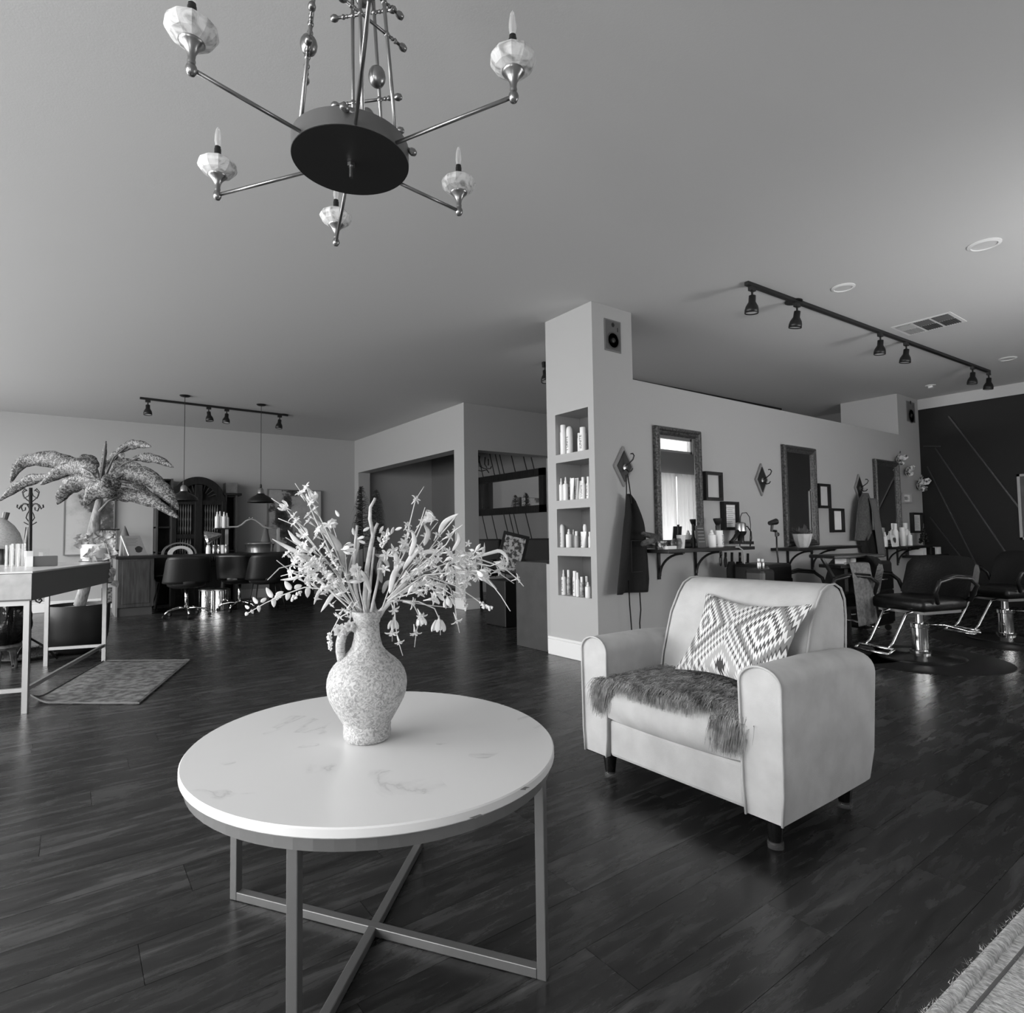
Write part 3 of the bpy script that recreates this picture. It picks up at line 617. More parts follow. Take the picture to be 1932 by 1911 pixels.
G().bb(AX0+.012, AX1-.1, yi0, yi1, .1, .255).out('front_panel', velvet, t, bevel=.015)
def cush(u, v):
    x = AX0+.004+(2.32-AX0)*u; y = yi0+(yi1-yi0)*v; return Vector((x, y, .372+.022*sin(pi*u)*sin(pi*v)))
g = G()
N_ = 14; top = [[cush(i/N_, j/N_) for i in range(N_+1)] for j in range(N_+1)]
g.grid(cush, N_, N_); g.grid(lambda u, v: Vector((AX0+.0+.02*(1-v) if u < .5 else AX0, 0, 0)), 1, 1) if False else None
cs = G()
rows = []
for y_ in [yi0+(yi1-yi0)*j/12 for j in range(13)]:
    v = (y_-yi0)/(yi1-yi0); e_ = .012*sin(pi*v)**.5
    rows.append([Vector((x, y_, z)) for x, z in ((2.33, .26), (AX0+.02, .256-e_), (AX0+.002, .266-e_), (AX0-.006-e_, .30), (AX0-.004-e_, .345), (AX0+.012, .368+e_), (AX0+.05, .378+e_), (2.1, .392+e_), (2.33, .385))])
n = 9; cs.add([p for r_ in rows for p in r_], [(i*n+j, i*n+(j+1) % n, (i+1)*n+(j+1) % n, (i+1)*n+j) for i in range(12) for j in range(n)]+[tuple(range(n))[::-1], tuple(range(12*n, 13*n))])
cs.out('seat_cushion', velvet, t, smooth=2)
# backrest, leaning back
secs = []
BY0, BY1 = 1.195, 1.86
for y_, k_ in ((BY0, .94), (BY0+.012, 1), (1.5, 1.0), (BY1-.012, 1), (BY1, .94)):
    pr = [(2.2, .3), (2.235, .5), (2.3, .68), (2.36, .77), (2.4, .812), (2.45, .832), (2.505, .835), (2.555, .815), (2.585, .77), (2.59, .7), (2.56, .45), (2.53, .12), (2.3, .12)]
    cxx, czz = 2.42, .5
    secs.append([Vector((cxx+(x-cxx)*k_, y_, czz+(z-czz)*k_)) for x, z in pr])
bk = loft(secs, 'backrest', velvet, bevel=.008)
for y_ in (BY0, BY1): G().tube([Vector((x, y_, z)) for x, z in [(2.205, .36), (2.235, .5), (2.3, .68), (2.36, .77), (2.4, .812), (2.45, .832), (2.505, .835), (2.555, .815), (2.583, .77), (2.588, .7), (2.57, .5)]], .0045, 6).out('piping', velvet, bk, smooth=True)
for x, y in ((1.915, 1.14), (2.40, 1.14), (1.915, 1.9), (2.40, 1.9)):
    l_ = G().lathe([(.021, .013), (.031, .1), (.031, .12)], 16, (x, y, 0)).out('leg', mat('gloss_black_leg', 20, .15), t, smooth=2)
    G().lathe([(.026, 0), (.027, .018), (.024, .022)], 16, (x, y, 0)).out('clear_foot_cup', mat('clear_cup', 120, .1, alpha=.22), l_, smooth=2)
# cushion with kilim pattern
ca, cb, cc_, cd = P(1331, 1118, X=2.34), P(1536, 1139, X=2.27), P(1478, 1330, X=2.04), P(1272, 1262, X=2.13)
g = G(); uvs = []; nrm = (cb-ca).cross(cd-ca).normalized()
if nrm.x > 0: nrm = -nrm
n = 26
for side in (1, -1):
    def fn(u, v, side=side):
        pinch = .045*(sin(pi*u)*(1 if v in (0, 1) else 0)+sin(pi*v)*(1 if u in (0, 1) else 0))
        uu = u+(.5-u)*.17*sin(pi*v); vv = v+(.5-v)*.19*sin(pi*u)
        p = (ca*(1-uu)+cb*uu)*(1-vv)+(cd*(1-uu)+cc_*uu)*vv
        uvs.append((u, v*.72)); return p+nrm*side*.062*(sin(pi*u)*sin(pi*v))**.45
    g.grid(fn, n, n)
g.uv = uvs
tag(g.out('throw_pillow', kilim, smooth=True), 'zigzag diamond patterned throw pillow leaning against the pale armchair back', 'pillow')
# shaggy throw
furm = mat('grey_fur', 95, .7, g2=165, scale=22); furd = mat('grey_hide', 70, .9)
def seatp(u, v):
    x = 1.90+.36*u; y = 1.245+.62*v; return Vector((x, y, .408+.015*sin(pi*v)))
edge = lambda v: -.035+.06*sin(v*5+.6)+.03*sin(v*17)
g = G()
def hide(u, v):
    x = 1.90+edge(v)*.5+(2.28-1.9)*u; y = 1.235+.66*v; z = .412+.012*sin(pi*v)
    if y > 1.82 and x < 2.0: z = max(z, .40)
    return Vector((x, y, z))
g.grid(hide, 14, 20)
tb = thing('shaggy_throw', (2.05, 1.55, .41), 'grey long-haired sheepskin throw spread over the armchair seat', 'throw')
g.out('hide', furd, tb, smooth=True, solid=.008)
g = G(); rf = random.Random(5)
def tuft(p, d, L_, w_):
    q = []; d = Vector(d).normalized(); s_ = d.cross(Vector((0, 0, 1)))+Vector((.001, 0, 0)); s_.normalize(); k = rf.uniform(-.5, .5)
    for i in range(5):
        u = i/4; c = p+d*L_*u+Vector((0, 0, .018*sin(pi*min(1, u*1.1))-.03*u*u*(p.x < 1.93)))+s_*k*L_*.4*sin(u*3.1)
        ww = w_*(1-u*.85); q += [c-s_*ww, c+s_*ww+Vector((0, 0, .001))]
    g.add(q, [(2*i, 2*i+1, 2*i+3, 2*i+2) for i in range(4)])
for _ in range(9000):
    u, v = rf.random(), rf.random(); p = hide(u, v)+Vector((0, 0, .004))
    tuft(p, (-.75+rf.uniform(-.5, .3), (.25 if v > .5 else -.1)+rf.uniform(-.6, .6), rf.uniform(-.05, .3)), rf.uniform(.03, .075), rf.uniform(.0008, .0022))
# hanging locks over the front edge (right corner and over the left arm front)
for cx_, cy_, n_, sp_, L0 in ((1.862, 1.28, 900, .055, .05), (1.868, 1.9, 700, .05, .06), (1.87, 1.6, 500, .2, .022)):
    for _ in range(n_):
        p = Vector((cx_+rf.uniform(0, .02), cy_+rf.gauss(0, sp_*.5), .405-rf.random()*.07*(L0 > .03)))
        tuft(p, (-.5+rf.uniform(-.4, .1), rf.uniform(-.5, .5), -.9), rf.uniform(.5, 1)*L0, rf.uniform(.0008, .002))
g.out('long_hair', furm, tb, kind='stuff')
# white rug corner, bottom right
ra_, rb_ = P(1752, 1911, Z=0), P(1932, 1718, Z=0); dd = (rb_-ra_).normalized(); nn = Vector((dd.y, -dd.x, 0))
if nn.y > 0: nn = -nn
rugm = mat('cream_rug_pile', 165, .95, g2=235, scale=60, bump=.6, bscale=120, stretch=(2.5, 1, 1))
tw = thing('cream_rug', ra_+nn*.1, 'cream woven rug with a raised border in the bottom right corner', 'rug')
a0 = ra_-dd*1.0; b0 = rb_+dd*1.6
G().prism([(0, 0), ((b0-a0).length, 0), ((b0-a0).length, -.8), (0, -.8)], frame_m(a0, dd, -nn), .012).out('rug_field', rugm, tw, bevel=.004)
G().tube([a0+nn*.02+Vector((0, 0, .012))+dd*x_*.02+nn*.002*sin(x_*1.3) for x_ in range(int((b0-a0).length/.02))], .014, 8).out('rolled_border', rugm, tw, smooth=True)
G().tube([a0+nn*.058+Vector((0, 0, .012))+dd*x_*.04 for x_ in range(int((b0-a0).length/.04))], .004, 6).out('border_seam', mat('seam_grey', 110, .9), tw)
g = G()
for _ in range(5200):
    p = a0+dd*rf.uniform(0, (b0-a0).length)+nn*rf.choice((rf.uniform(-.004, .035), rf.uniform(.06, .5)))+Vector((0, 0, .014)); 
    q = p+dd*rf.uniform(-.012, .012)+nn*rf.uniform(-.012, .012)+Vector((0, 0, rf.uniform(.002, .009))); s_ = Vector((rf.uniform(-1, 1), rf.uniform(-1, 1), 0))*.0012
    g.add([p-s_, p+s_, q], [(0, 1, 2)])
g.out('pile', rugm, tw, kind='stuff')
# ================================================================== bottles in the column niches
silverb = mat('smoky_plastic', 120, .25, g2=190, scale=30); greyp = mat('grey_print', 70, .6)
def bottle(x, y, z, h, r, kind, label, group='hair product bottles in the column niches', txt=None, m=None, rot=0, face=(-1, 0)):
    t = thing({'tube': 'product_tube', 'jar': 'product_jar'}.get(kind, 'product_bottle'), (x, y, z), label, 'bottle' if kind != 'tube' else 'tube', group)
    m = m or white; o = (x, y, z)
    if kind == 'can':
        G().lathe([(r*.93, 0), (r, .004), (r, h*.72), (r*.97, h*.76)], 18, o).out('bottle_body', m, t, smooth=2)
        G().lathe([(r*.85, h*.76), (r*.87, h*.8), (r*.87, h*.985), (r*.8, h)], 18, o).out('cap', white, t, smooth=2)
    elif kind == 'dome':
        G().lathe([(r*.93, 0), (r, .004), (r, h*.8), (r*.96, h*.88), (r*.8, h*.95), (r*.45, h*.99), (.001, h)], 18, o).out('bottle_body', m, t, smooth=2)
    elif kind == 'spray':
        G().lathe([(r*.93, 0), (r, .004), (r, h*.66), (r*.9, h*.71), (r*.5, h*.74)], 18, o).out('bottle_body', m, t, smooth=2)
        G().lathe([(r*.5, h*.73), (r*.52, h*.82), (r*.34, h*.86), (r*.3, h*.98), (r*.2, h)], 12, o).out('spray_nozzle', white, t, smooth=2)
    elif kind == 'pump':
        G().lathe([(r*.93, 0), (r, .004), (r, h*.7), (r*.8, h*.78), (r*.6, h*.82)], 18, o).out('bottle_body', m, t, smooth=2)
        g = G().lathe([(r*.6, h*.81), (r*.6, h*.88), (r*.2, h*.89), (r*.2, h*.96)], 12, o); g.box((x-r*.4, y, z+h*.97), (r*1.6, r*.5, h*.04)); g.out('pump_head', white, t)
    elif kind == 'tube':
        secs = []; vs = []; n = 16
        g = G()
        for i in range(7):
            u = i/6; a_, b_ = r*(.75+.35*u), r*(.75*(1-u)+.06)
            for k in range(n): th = 2*pi*k/n; vs.append(Vector((x+b_*cos(th), y+a_*sin(th), z+h*(.12+.88*u))))
        g.add(vs, [(i*n+k, i*n+(k+1) % n, (i+1)*n+(k+1) % n, (i+1)*n+k) for i in range(6) for k in range(n)]+[tuple(range(n))[::-1], tuple(range(6*n, 7*n))]); g.out('tube_body', m, t, smooth=2)
        G().lathe([(r*.7, 0), (r*.74, .003), (r*.74, h*.12)], 16, o).out('cap', white, t, smooth=2)
    elif kind == 'capped':
        G().lathe([(r*.93, 0), (r, .004), (r, h*.62), (r*.85, h*.7), (r*.5, h*.74)], 18, o).out('bottle_body', m, t, smooth=2)
        G().lathe([(r*.62, h*.72), (r*.64, h*.98), (r*.58, h)], 16, o).out('cap', white, t, smooth=2)
    elif kind == 'bell':
        G().lathe([(r*.9, 0), (r, .004), (r, h*.3), (r*.8, h*.55), (r*.5, h*.65)], 18, o).out('bottle_body', m, t, smooth=2)
        G().lathe([(r*.5, h*.6), (r*.62, h*.7), (r*.62, h*.9), (r*.4, h)], 14, o).out('cap', white, t, smooth=2)
    if txt:
        text(txt, min(h*.62/len(txt)*1.7, r*1.25), greyp, t, frame_m((x-r-.0008 if face == (-1, 0) else x, y if face == (-1, 0) else y-r-.0008, z+h*.42), (0, 0, 1), (0, 1, 0) if face == (-1, 0) else (1, 0, 0)), 'lettering') if txt else None
        G().box((x-r*.99, y-r*.02, z+h*.14), (.002, r*.7, .004)).out('small_print', greyp, t)
    return t
# px of bottle bottom centre, px of top, radius in px, kind, text, label
def nb(px, pb, pt_, wpx, lvl, kind, label, txt=None, m=None, x=None):
    x = x or 3.505
    z0 = NZ[lvl][0]+.0005; q = P(px, (pb+pt_)/2, X=x); d = (q-EYE).dot(fw); sc_ = d/F
    h = P(px, pt_, X=x).z-z0; return bottle(x, q.y, z0, max(h, .03), wpx/2*sc_*1.02, kind, label, txt=txt, m=m)
N4, N3, N2, N1 = 3, 2, 1, 0
nb(1063, 856, 802, 12, N4, 'can', 'tall white aerosol can with a wide cap, left one in the top niche', x=3.50)
nb(1074.5, 855, 804, 12, N4, 'dome', 'white dome-topped spray can with large vertical lettering in the top niche', 'UNITE', x=3.50)
nb(1100, 851, 806, 13, N4, 'can', 'white capped can with a round grey mark at the right of the top niche', 'UNITE', x=3.50)
nb(1093.5, 851, 817, 8, N4, 'can', 'slim white bottle half hidden behind the marked can in the top niche', x=3.56)
nb(1059, 944, 902, 8, N3, 'spray', 'leftmost thin white spray bottle in the second niche from the top', x=3.49)
nb(1067.5, 944, 900, 10, N3, 'spray', 'wider white spray bottle second from left in the second niche from the top')
nb(1077, 942, 901, 8, N3, 'spray', 'white lettered bottle behind the tubes in the second niche from the top', 'UNITE', x=3.56)
nb(1079.5, 943, 902, 10, N3, 'tube', 'plain white squeeze tube in the middle of the second niche from the top', x=3.485)
nb(1088, 942, 902, 10, N3, 'tube', 'lettered white squeeze tube standing beside the plain one, second niche', 'UNITE', x=3.53)
nb(1095, 942, 907, 9, N3, 'tube', 'slanting white tube just left of the capped lettered bottle, second niche', x=3.55)
nb(1100.5, 941, 900, 10, N3, 'capped', 'white lettered bottle with a small square cap, right part of the second niche', 'UNITE')
nb(1110, 940, 899, 8, N3, 'capped', 'rightmost white bottle cut off by the edge of the second niche', 'UNITE', x=3.49)
nb(1060.5, 1032, 989, 9.5, N2, 'dome', 'tall thin white domed can at the left of the third niche from the top', 'UNITE')
nb(1073.5, 1032, 998, 11.5, N2, 'spray', 'squat white spray bottle second from left in the third niche')
nb(1082, 1032, 999, 6, N2, 'spray', 'narrow white bottle behind the small dark-labelled one, third niche', x=3.56)
nb(1088, 1032, 1002, 8.5, N2, 'capped', 'small white-capped bottle with a dark printed label, third niche', m=mat('label_grey', 170, .5), txt=None, x=3.49)
nb(1101, 1032, 1003, 14, N2, 'tube', 'wide upside-down white squeeze tube with lettering in the third niche', 'UNITE', x=3.49)
nb(1104, 1032, 989, 12, N2, 'bell', 'bell-topped white bottle behind the wide tube in the third niche', x=3.58)
nb(1113, 1032, 1003, 6, N2, 'capped', 'white bottle at the right edge of the third niche', x=3.49)
nb(1063.5, 1123, 1075, 9, N1, 'spray', 'white lettered bottle with a nozzle at the left of the bottom niche', 'UNITE')
nb(1073, 1124, 1075, 8, N1, 'capped', 'smoky translucent bottle with a white cap in the bottom niche', m=silverb, x=3.53)
nb(1085, 1126, 1077, 8.5, N1, 'can', 'tall white capped can with lettering in the bottom niche', 'UNITE')
nb(1090, 1127, 1080, 7, N1, 'capped', 'tall white bottle with a slim cap beside the lettered can, bottom niche', x=3.48)
nb(1098, 1127, 1088, 8.5, N1, 'capped', 'grey glassy bottle with a white cap in the bottom niche, middle right', m=silverb, x=3.50)
nb(1107, 1125, 1087, 8.5, N1, 'capped', 'grey bottle with a white cap behind the small spray bottle, bottom niche', m=silverb, x=3.55)
nb(1109.5, 1129, 1098, 11, N1, 'spray', 'short white spray bottle at the front right of the bottom niche', x=3.475)
# ================================================================== speakers in the columns
def speaker(px0, px1, y0, y1, label):
    a, b = P(px0, (y0+y1)/2, Y=YM), P(px1, (y0+y1)/2, Y=YM); zt, zb = P(px0, y0, Y=YM).z, P(px0, y1, Y=YM).z
    c = (a+b)/2; w_, h = (b-a).length, zt-zb; zc = (zt+zb)/2
    t = thing('wall_speaker', (c.x, YM, zc), label, 'speaker', 'speakers set in the columns')
    G().bb(c.x-w_/2, c.x+w_/2, YM-.008, YM, zb, zt).out('speaker_frame', mat('speaker_grey', 112, .5), t, bevel=.002)
    G().bb(c.x-w_/2+.012, c.x+w_/2-.012, YM-.0095, YM-.007, zb+.012, zt-.012).out('baffle', mat('baffle_grey', 88, .6), t)
    k = w_/.19
    G().lathe([(.07*k, 0), (.07*k, .004), (.06*k, .003)], 28, (c.x, YM-.0095, zc-.04*k), (0, -1, 0)).out('woofer_ring', mat('ring_grey', 70, .4), t, smooth=2)
    G().lathe([(.06*k, .003), (.03*k, -.0), (.022*k, .002), (.02*k, .008), (.001, .012)], 28, (c.x, YM-.0095, zc-.04*k), (0, -1, 0)).out('woofer_cone', black, t, smooth=True)
    G().lathe([(.018*k, 0), (.016*k, .003), (.001, .006)], 16, (c.x, YM-.0095, zc+.09*k), (0, -1, 0)).out('tweeter', black, t, smooth=2)
    G().bb(c.x+.05*k, c.x+.058*k, YM-.011, YM-.009, zc+.04*k, zc+.075*k).out('slot', black, t)
speaker(1140, 1170, 600, 660, 'grey flush speaker with a black woofer near the top of the niche column')
speaker(1710, 1725, 756, 794, 'small grey flush speaker on the far column beside the dark wall')
# ================================================================== wall mirrors
gold = mat('dark_gilt_frame', 44, .35, metal=.4, g2=98, scale=60, bump=.5)
def wmirror(x0, x1, z0, z1, label, fw_=.075, y=YM, m=gold, tilt=.0):
    t = thing('wall_mirror', ((x0+x1)/2, y, (z0+z1)/2), label, 'mirror', 'framed mirrors over the styling shelves')
    th = .05
    prof = [(0, 0), (0, .035), (.012, .05), (.03, .05), (.04, .036), (.055, .04), (fw_, .018), (fw_, 0)]
    cs = [(x0, z0, 1, 1), (x1, z0, -1, 1), (x1, z1, -1, -1), (x0, z1, 1, -1)]
    vs = [Vector((cx+sx*u, y-.002-d, cz+sz*u)) for cx, cz, sx, sz in cs for u, d in prof]; n = len(prof)
    G().add(vs, [(i*n+j, i*n+j+1, ((i+1) % 4)*n+j+1, ((i+1) % 4)*n+j) for i in range(4) for j in range(n-1)]).out('mirror_frame', m, t)
    G().bb(x0+fw_-.01, x1-fw_+.01, y-.018, y-.012, z0+fw_-.01, z1-fw_+.01).out('mirror_glass', mirror, t)
wmirror(4.17, 4.82, .915, 2.012, 'tall dark-framed wall mirror reflecting the white curtained window')
wmirror(6.29, 6.98, .885, 2.008, 'tall gilt-edged wall mirror reflecting the charcoal wall, above the potted plant')
wmirror(8.54, 9.28, .845, 1.995, 'tall dark wall mirror farthest along the partition, beside the butterflies')
# ================================================================== picture frames
def pframe(px0, py0, px1, py1, label, m=black, fw_=.03, lines=True, inner=paper, dep=.05, bl=False):
    a = P(px0, py0, Y=YM-.03); b = P(px1, py1, Y=YM-.03); x0, x1, z1, z0 = a.x, b.x, a.z, b.z
    t = thing('picture_frame', ((x0+x1)/2, YM, (z0+z1)/2), label, 'picture frame', 'document frames on the partition')
    g = G()
    for q in ((x0, x1, z0, z0+fw_), (x0, x1, z1-fw_, z1), (x0, x0+fw_, z0+fw_, z1-fw_), (x1-fw_, x1, z0+fw_, z1-fw_)): g.bb(q[0], q[1], YM-dep, YM-.001, q[2], q[3])
    g.out('frame_border', m, t)
    G().bb(x0+fw_, x1-fw_, YM-.02, YM-.001, z0+fw_, z1-fw_).out('document', inner, t)
    if lines:
        g = G(); n = 9
        for i in range(n):
            z = z1-fw_-.03-(z1-z0-2*fw_-.05)*i/n; w_ = (x1-x0-2*fw_)*random.uniform(.2, .42); c = (x0+x1)/2+random.uniform(-.02, .02); g.bb(c-w_, c+w_, YM-.0208, YM-.02, z-.003, z+.002)
        g.out('printed_lines', mat('print_grey', 150, .8), t)
    return t
pframe(1328, 889, 1362, 945, 'black box frame with a pale blank document right of the first mirror', lines=False, inner=mat('grey_paper', 185, .8))
pframe(1363, 946, 1393, 1000, 'dark wood frame with a printed licence, lower one beside the first mirror', m=darkwood)
pframe(1542, 912, 1566, 959, 'black box frame with grey paper, upper one right of the second mirror', lines=False, inner=mat('grey_paper', 185, .8))
pframe(1568, 959, 1592, 1004, 'black box frame with glossy white paper, lower one right of the second mirror', lines=False)
pframe(1702, 930, 1719, 949, 'small pale framed drawing under the butterflies', m=mat('pale_frame', 170, .5), fw_=.018)
pframe(1720, 967, 1740, 1005, 'black framed certificate nearest the dark wall')
# ================================================================== diamond hook plaques
def plaque(px, py, label):
    c = P(px, py, Y=YM-.01); hw, hh = .115, .175
    t = thing('hook_plaque', (c.x, YM, c.z), label, 'wall hook', 'diamond hook plaques on the partition')
    def dia(k, d0, d1, nm, m): G().prism([(hw*k, 0), (0, hh*k), (-hw*k, 0), (0, -hh*k)], frame_m((c.x, YM-d0, c.z), (1, 0, 0), (0, 0, 1)), d1).out(nm, m, t, bevel=.004)
    dia(1, 0, .022, 'plaque_board', mat('grey_plaque', 128, .5)); dia(.78, .022, .006, 'plaque_centre', mat('dark_plaque', 34, .4))
    G().lathe([(.028, 0), (.028, .006), (.012, .012)], 14, (c.x, YM-.028, c.z-.01), (0, -1, 0)).out('rosette', steel, t, smooth=2)
    g = G()
    g.tube([(c.x, YM-.03, c.z), (c.x+.005, YM-.07, c.z+.02), (c.x+.01, YM-.11, c.z+.05), (c.x+.01, YM-.125, c.z+.08), (c.x+.01, YM-.11, c.z+.1), (c.x+.01, YM-.09, c.z+.1)], .006, 8)
    g.tube([(c.x, YM-.03, c.z-.02), (c.x, YM-.07, c.z-.05), (c.x, YM-.10, c.z-.045), (c.x, YM-.115, c.z-.025)], .006, 8)
    g.out('hook', black, t, smooth=True); return c
H1 = plaque(1176, 880, 'grey diamond plaque with a hook holding the black apron')
H2 = plaque(1436, 905, 'empty grey diamond hook plaque between the first two mirrors')
H3 = plaque(1620, 920, 'grey diamond hook plaque holding grey towels left of the last mirror')
# apron
def cloth(name, sil, y, m, label, cat, thick=.035, folds=4, seed=1, parent=None, grp=None):
    """hanging cloth: sil = rows (z, x0, x1); soft folds across, real thickness"""
    r = random.Random(seed); ph = r.uniform(0, 6); g = G(); n = 16
    def fn(u, v):
        k = v*(len(sil)-1); i = min(int(k), len(sil)-2); f = k-i; z, a, b = [sil[i][j]*(1-f)+sil[i+1][j]*f for j in range(3)]
        return Vector((a+(b-a)*u, y-thick*.5-thick*.5*sin(u*pi*folds+ph+v*1.5)*min(1, .3+v), z))
    g.grid(fn, n*2, 20); o = g.out(name, m, parent, smooth=True, solid=.006)
    if label: tag(o, label, cat, grp)
    return o
denim = mat('black_denim', 13, .9, g2=20, scale=80)
def zx(px, py, y=YM-.06): q = P(px, py, Y=y); return q
def sil(rows, y=YM-.06):
    out = []
    for py, a, b in rows:
        qa, qb = P(a, py, Y=y), P(b, py, Y=y); out.append(((qa.z+qb.z)/2, qa.x, qb.x))
    return out
q0 = zx(1186, 930)
t = thing('apron', (q0.x, YM-.05, q0.z), 'black denim apron hanging from the hook beside the niche column', 'apron')
cloth('apron_skirt', sil([(932, 1180, 1184), (945, 1179, 1194), (970, 1177, 1205), (990, 1173, 1212), (1030, 1168, 1217), (1060, 1163, 1221), (1095, 1158, 1226), (1118, 1155, 1226)]), YM-.03, denim, None, None, .09, 3, 2, parent=t)
g = G()
for pts in ([(1181, 896), (1182, 915), (1182, 935)], [(1184, 894), (1188, 920), (1192, 950)]): g.tube([zx(x, y, YM-.11) for x, y in pts], .006, 6, flat=.4)
g.out('neck_strap', denim, t)
g = G()
for pts in ([(1186, 1095), (1188, 1140), (1190, 1165), (1192, 1192)], [(1207, 1118), (1209, 1150), (1207, 1175), (1208, 1192)]): g.tube([zx(x, y, YM-.09) for x, y in pts], .007, 6, flat=.4)
g.out('waist_tie', denim, t)
g = G()
a, b = zx(1191, 1020, YM-.125), zx(1213, 1078, YM-.125)
for s0, s1 in (((a.x, a.z), (b.x, a.z)), ((a.x, a.z), (a.x, b.z)), ((a.x, b.z), (b.x, b.z))): g.bar((s0[0], YM-.124, s0[1]), (s1[0], YM-.124, s1[1]), .0025, .0025)
g.out('pocket_stitching', mat('stitch', 44, .8), t)
# towels on the third hook
towel = mat('grey_towel', 78, .95, g2=96, scale=40, bump=.5, bscale=200); towell = mat('light_grey_towel', 100, .95, bump=.5, bscale=200)
cloth('hanging_towel', sil([(930, 1626, 1640), (945, 1618, 1646), (975, 1614, 1648), (1005, 1612, 1648), (1020, 1612, 1640)], YM-.08), YM-.05, towel, 'wide grey towel draped from the third diamond hook', 'towel', .05, 3, 4)
cloth('hanging_towel', sil([(940, 1640, 1652), (970, 1648, 1660), (1010, 1655, 1668), (1050, 1660, 1675)], YM-.12), YM-.10, towell, 'long narrow grey towel slanting beside the wide one on the hook', 'towel', .04, 2, 5)
cloth('black_cape', sil([(1000, 1618, 1650), (1025, 1622, 1652), (1050, 1628, 1656)], YM-.05), YM-.03, denim, 'black cape hanging behind the grey towels', 'cape', .05, 3, 6)
# ================================================================== styling shelves with curved brackets
def shelf(x0, x1, zt, brs, label, dep=.30):
    t = thing('styling_shelf', ((x0+x1)/2, YM, zt), label, 'shelf', 'black styling shelves along the partition')
    G().bb(x0, x1, YM-dep, YM-.001, zt-.03, zt).out('shelf_board', black, t, bevel=.003)
    for bx in brs:
        g = G().bar((bx, YM-.012, zt-.03), (bx, YM-.012, zt-.27), .03, .012, (0, 1, 0))
        g.bar((bx, YM-.02, zt-.036), (bx, YM-.28, zt-.036), .03, .01)
        pts = [Vector((bx+.0, YM-.02-.25*(1-cos(a)), zt-.24+.2*sin(a))) for a in [pi/2*i/10 for i in range(11)]]
        g.tube(pts, .011, 6)
        g.out('bracket', black, t)
SZ = .915
shelf(3.98, 5.24, SZ, (4.2, 4.72), 'black shelf on curved brackets under the first mirror, crowded with tools')
shelf(6.02, 7.45, .878, (6.34, 6.86), 'black shelf on curved brackets under the second mirror with the potted plant')
shelf(8.72, 9.58, .835, (8.85, 9.17), 'black shelf on curved brackets under the last mirror near the dark wall')
def onshelf(px, y, z):  # x on the shelf for a pixel column
    d = fw*F+rt*(px-966)-up*(1020-955.5); tt = (y)/d.y; return EYE.x+d.x*tt
ys = YM-.15
def sb(px, zt, h, r, kind, label, txt=None, m=None, y=ys): return bottle(onshelf(px, y, zt), y, zt+.0005, h, r, kind, label, 'bottles on the styling shelves', txt, m, face=(0, -1))
sb(1343, SZ, .16, .038, 'spray', 'white bottle with black sprayer in front of the first mirror shelf', m=white)
sb(1356, SZ, .155, .045, 'can', 'large white bottle under the black brush on the first shelf', 'UNITE')
# black powder brush / neck duster on the big bottle
x = onshelf(1355, ys, SZ); t = thing('neck_duster', (x, ys, SZ+.157), 'black neck duster brush standing on the large white bottle', 'brush')
G().lathe([(.02, 0), (.022, .04), (.018, .05), (.024, .055)], 14, (x, ys, SZ+.157)).out('brush_handle', black, t, smooth=2)
G().lathe([(.022, .055), (.038, .09), (.042, .108), (.03, .112)], 16, (x, ys, SZ+.157)).out('bristles', blackm, t, smooth=True)
x = onshelf(1322, ys, SZ); t = thing('appointment_card', (x, ys, SZ), 'dark leaning card with printed lines in front of the first mirror', 'card')
G().box((x, ys, SZ+.1), (.12, .008, .2), M=Matrix.Rotation(-.12, 3, 'X')).out('card_board', mat('grey_card', 70, .5), t)
g = G()
for k in range(5): g.box((x, ys-.0045-.0036*(k-1.5)*-.9-.003, SZ+.1+.03*(k-1.5)), (.085, .004, .006), M=Matrix.Rotation(-.12, 3, 'X'))
g.out('printed_lines', mat('card_print', 150, .7), t)
x = onshelf(1308, YM-.1, SZ); tag(G().lathe([(.02, 0), (.022, .08), (.012, .1), (.010, .2), (.013, .215)], 12, (x, YM-.1, SZ)).out('dark_bottle', black, smooth=2), 'slim black bottle in front of the bright mirror', 'bottle')
x = onshelf(1285, ys, SZ); t = thing('paper_cup', (x, ys, SZ), 'white paper cup on the first shelf before the mirror', 'cup')
G().lathe([(.028, 0), (.04, .115), (.042, .118), (.038, .116)], 16, (x, ys, SZ)).out('cup_body', white, t, smooth=2)
x = onshelf(1271, ys, SZ); tag(G().lathe([(.03, 0), (.045, .02), (.05, .05), (.04, .085), (.036, .09), (.03, .085)], 16, (x, ys-.03, SZ)).out('glass_bowl', glass, smooth=True), 'round clear glass bowl left of the paper cup', 'bowl')
x = onshelf(1230, ys-.02, SZ); t = thing('coiled_scarf', (x, ys, SZ), 'rumpled dark cloth bundle at the left end of the first shelf', 'cloth')
g = G()
for k in range(5): a_ = k*1.3; g.tube([Vector((x+.07*cos(a_+i*.6), ys+.05*sin(a_+i*.6), SZ+.02+.02*k+.006*i)) for i in range(8)], [.012+.012*sin(i/7*pi) for i in range(8)], 8)
g.out('cloth_folds', mat('dark_cloth', 50, .8, g2=90, scale=30), t, smooth=True)
x = onshelf(1250, ys-.06, SZ); t = thing('small_box', (x, ys-.06, SZ), 'small patterned box beside the dark cloth bundle', 'box')
G().box((x, ys-.06, SZ+.035), (.1, .04, .07), .2).out('box_body', mat('pattern_box', 60, .6, g2=200, scale=30, thr=(.45, .55)), t, bevel=.002)
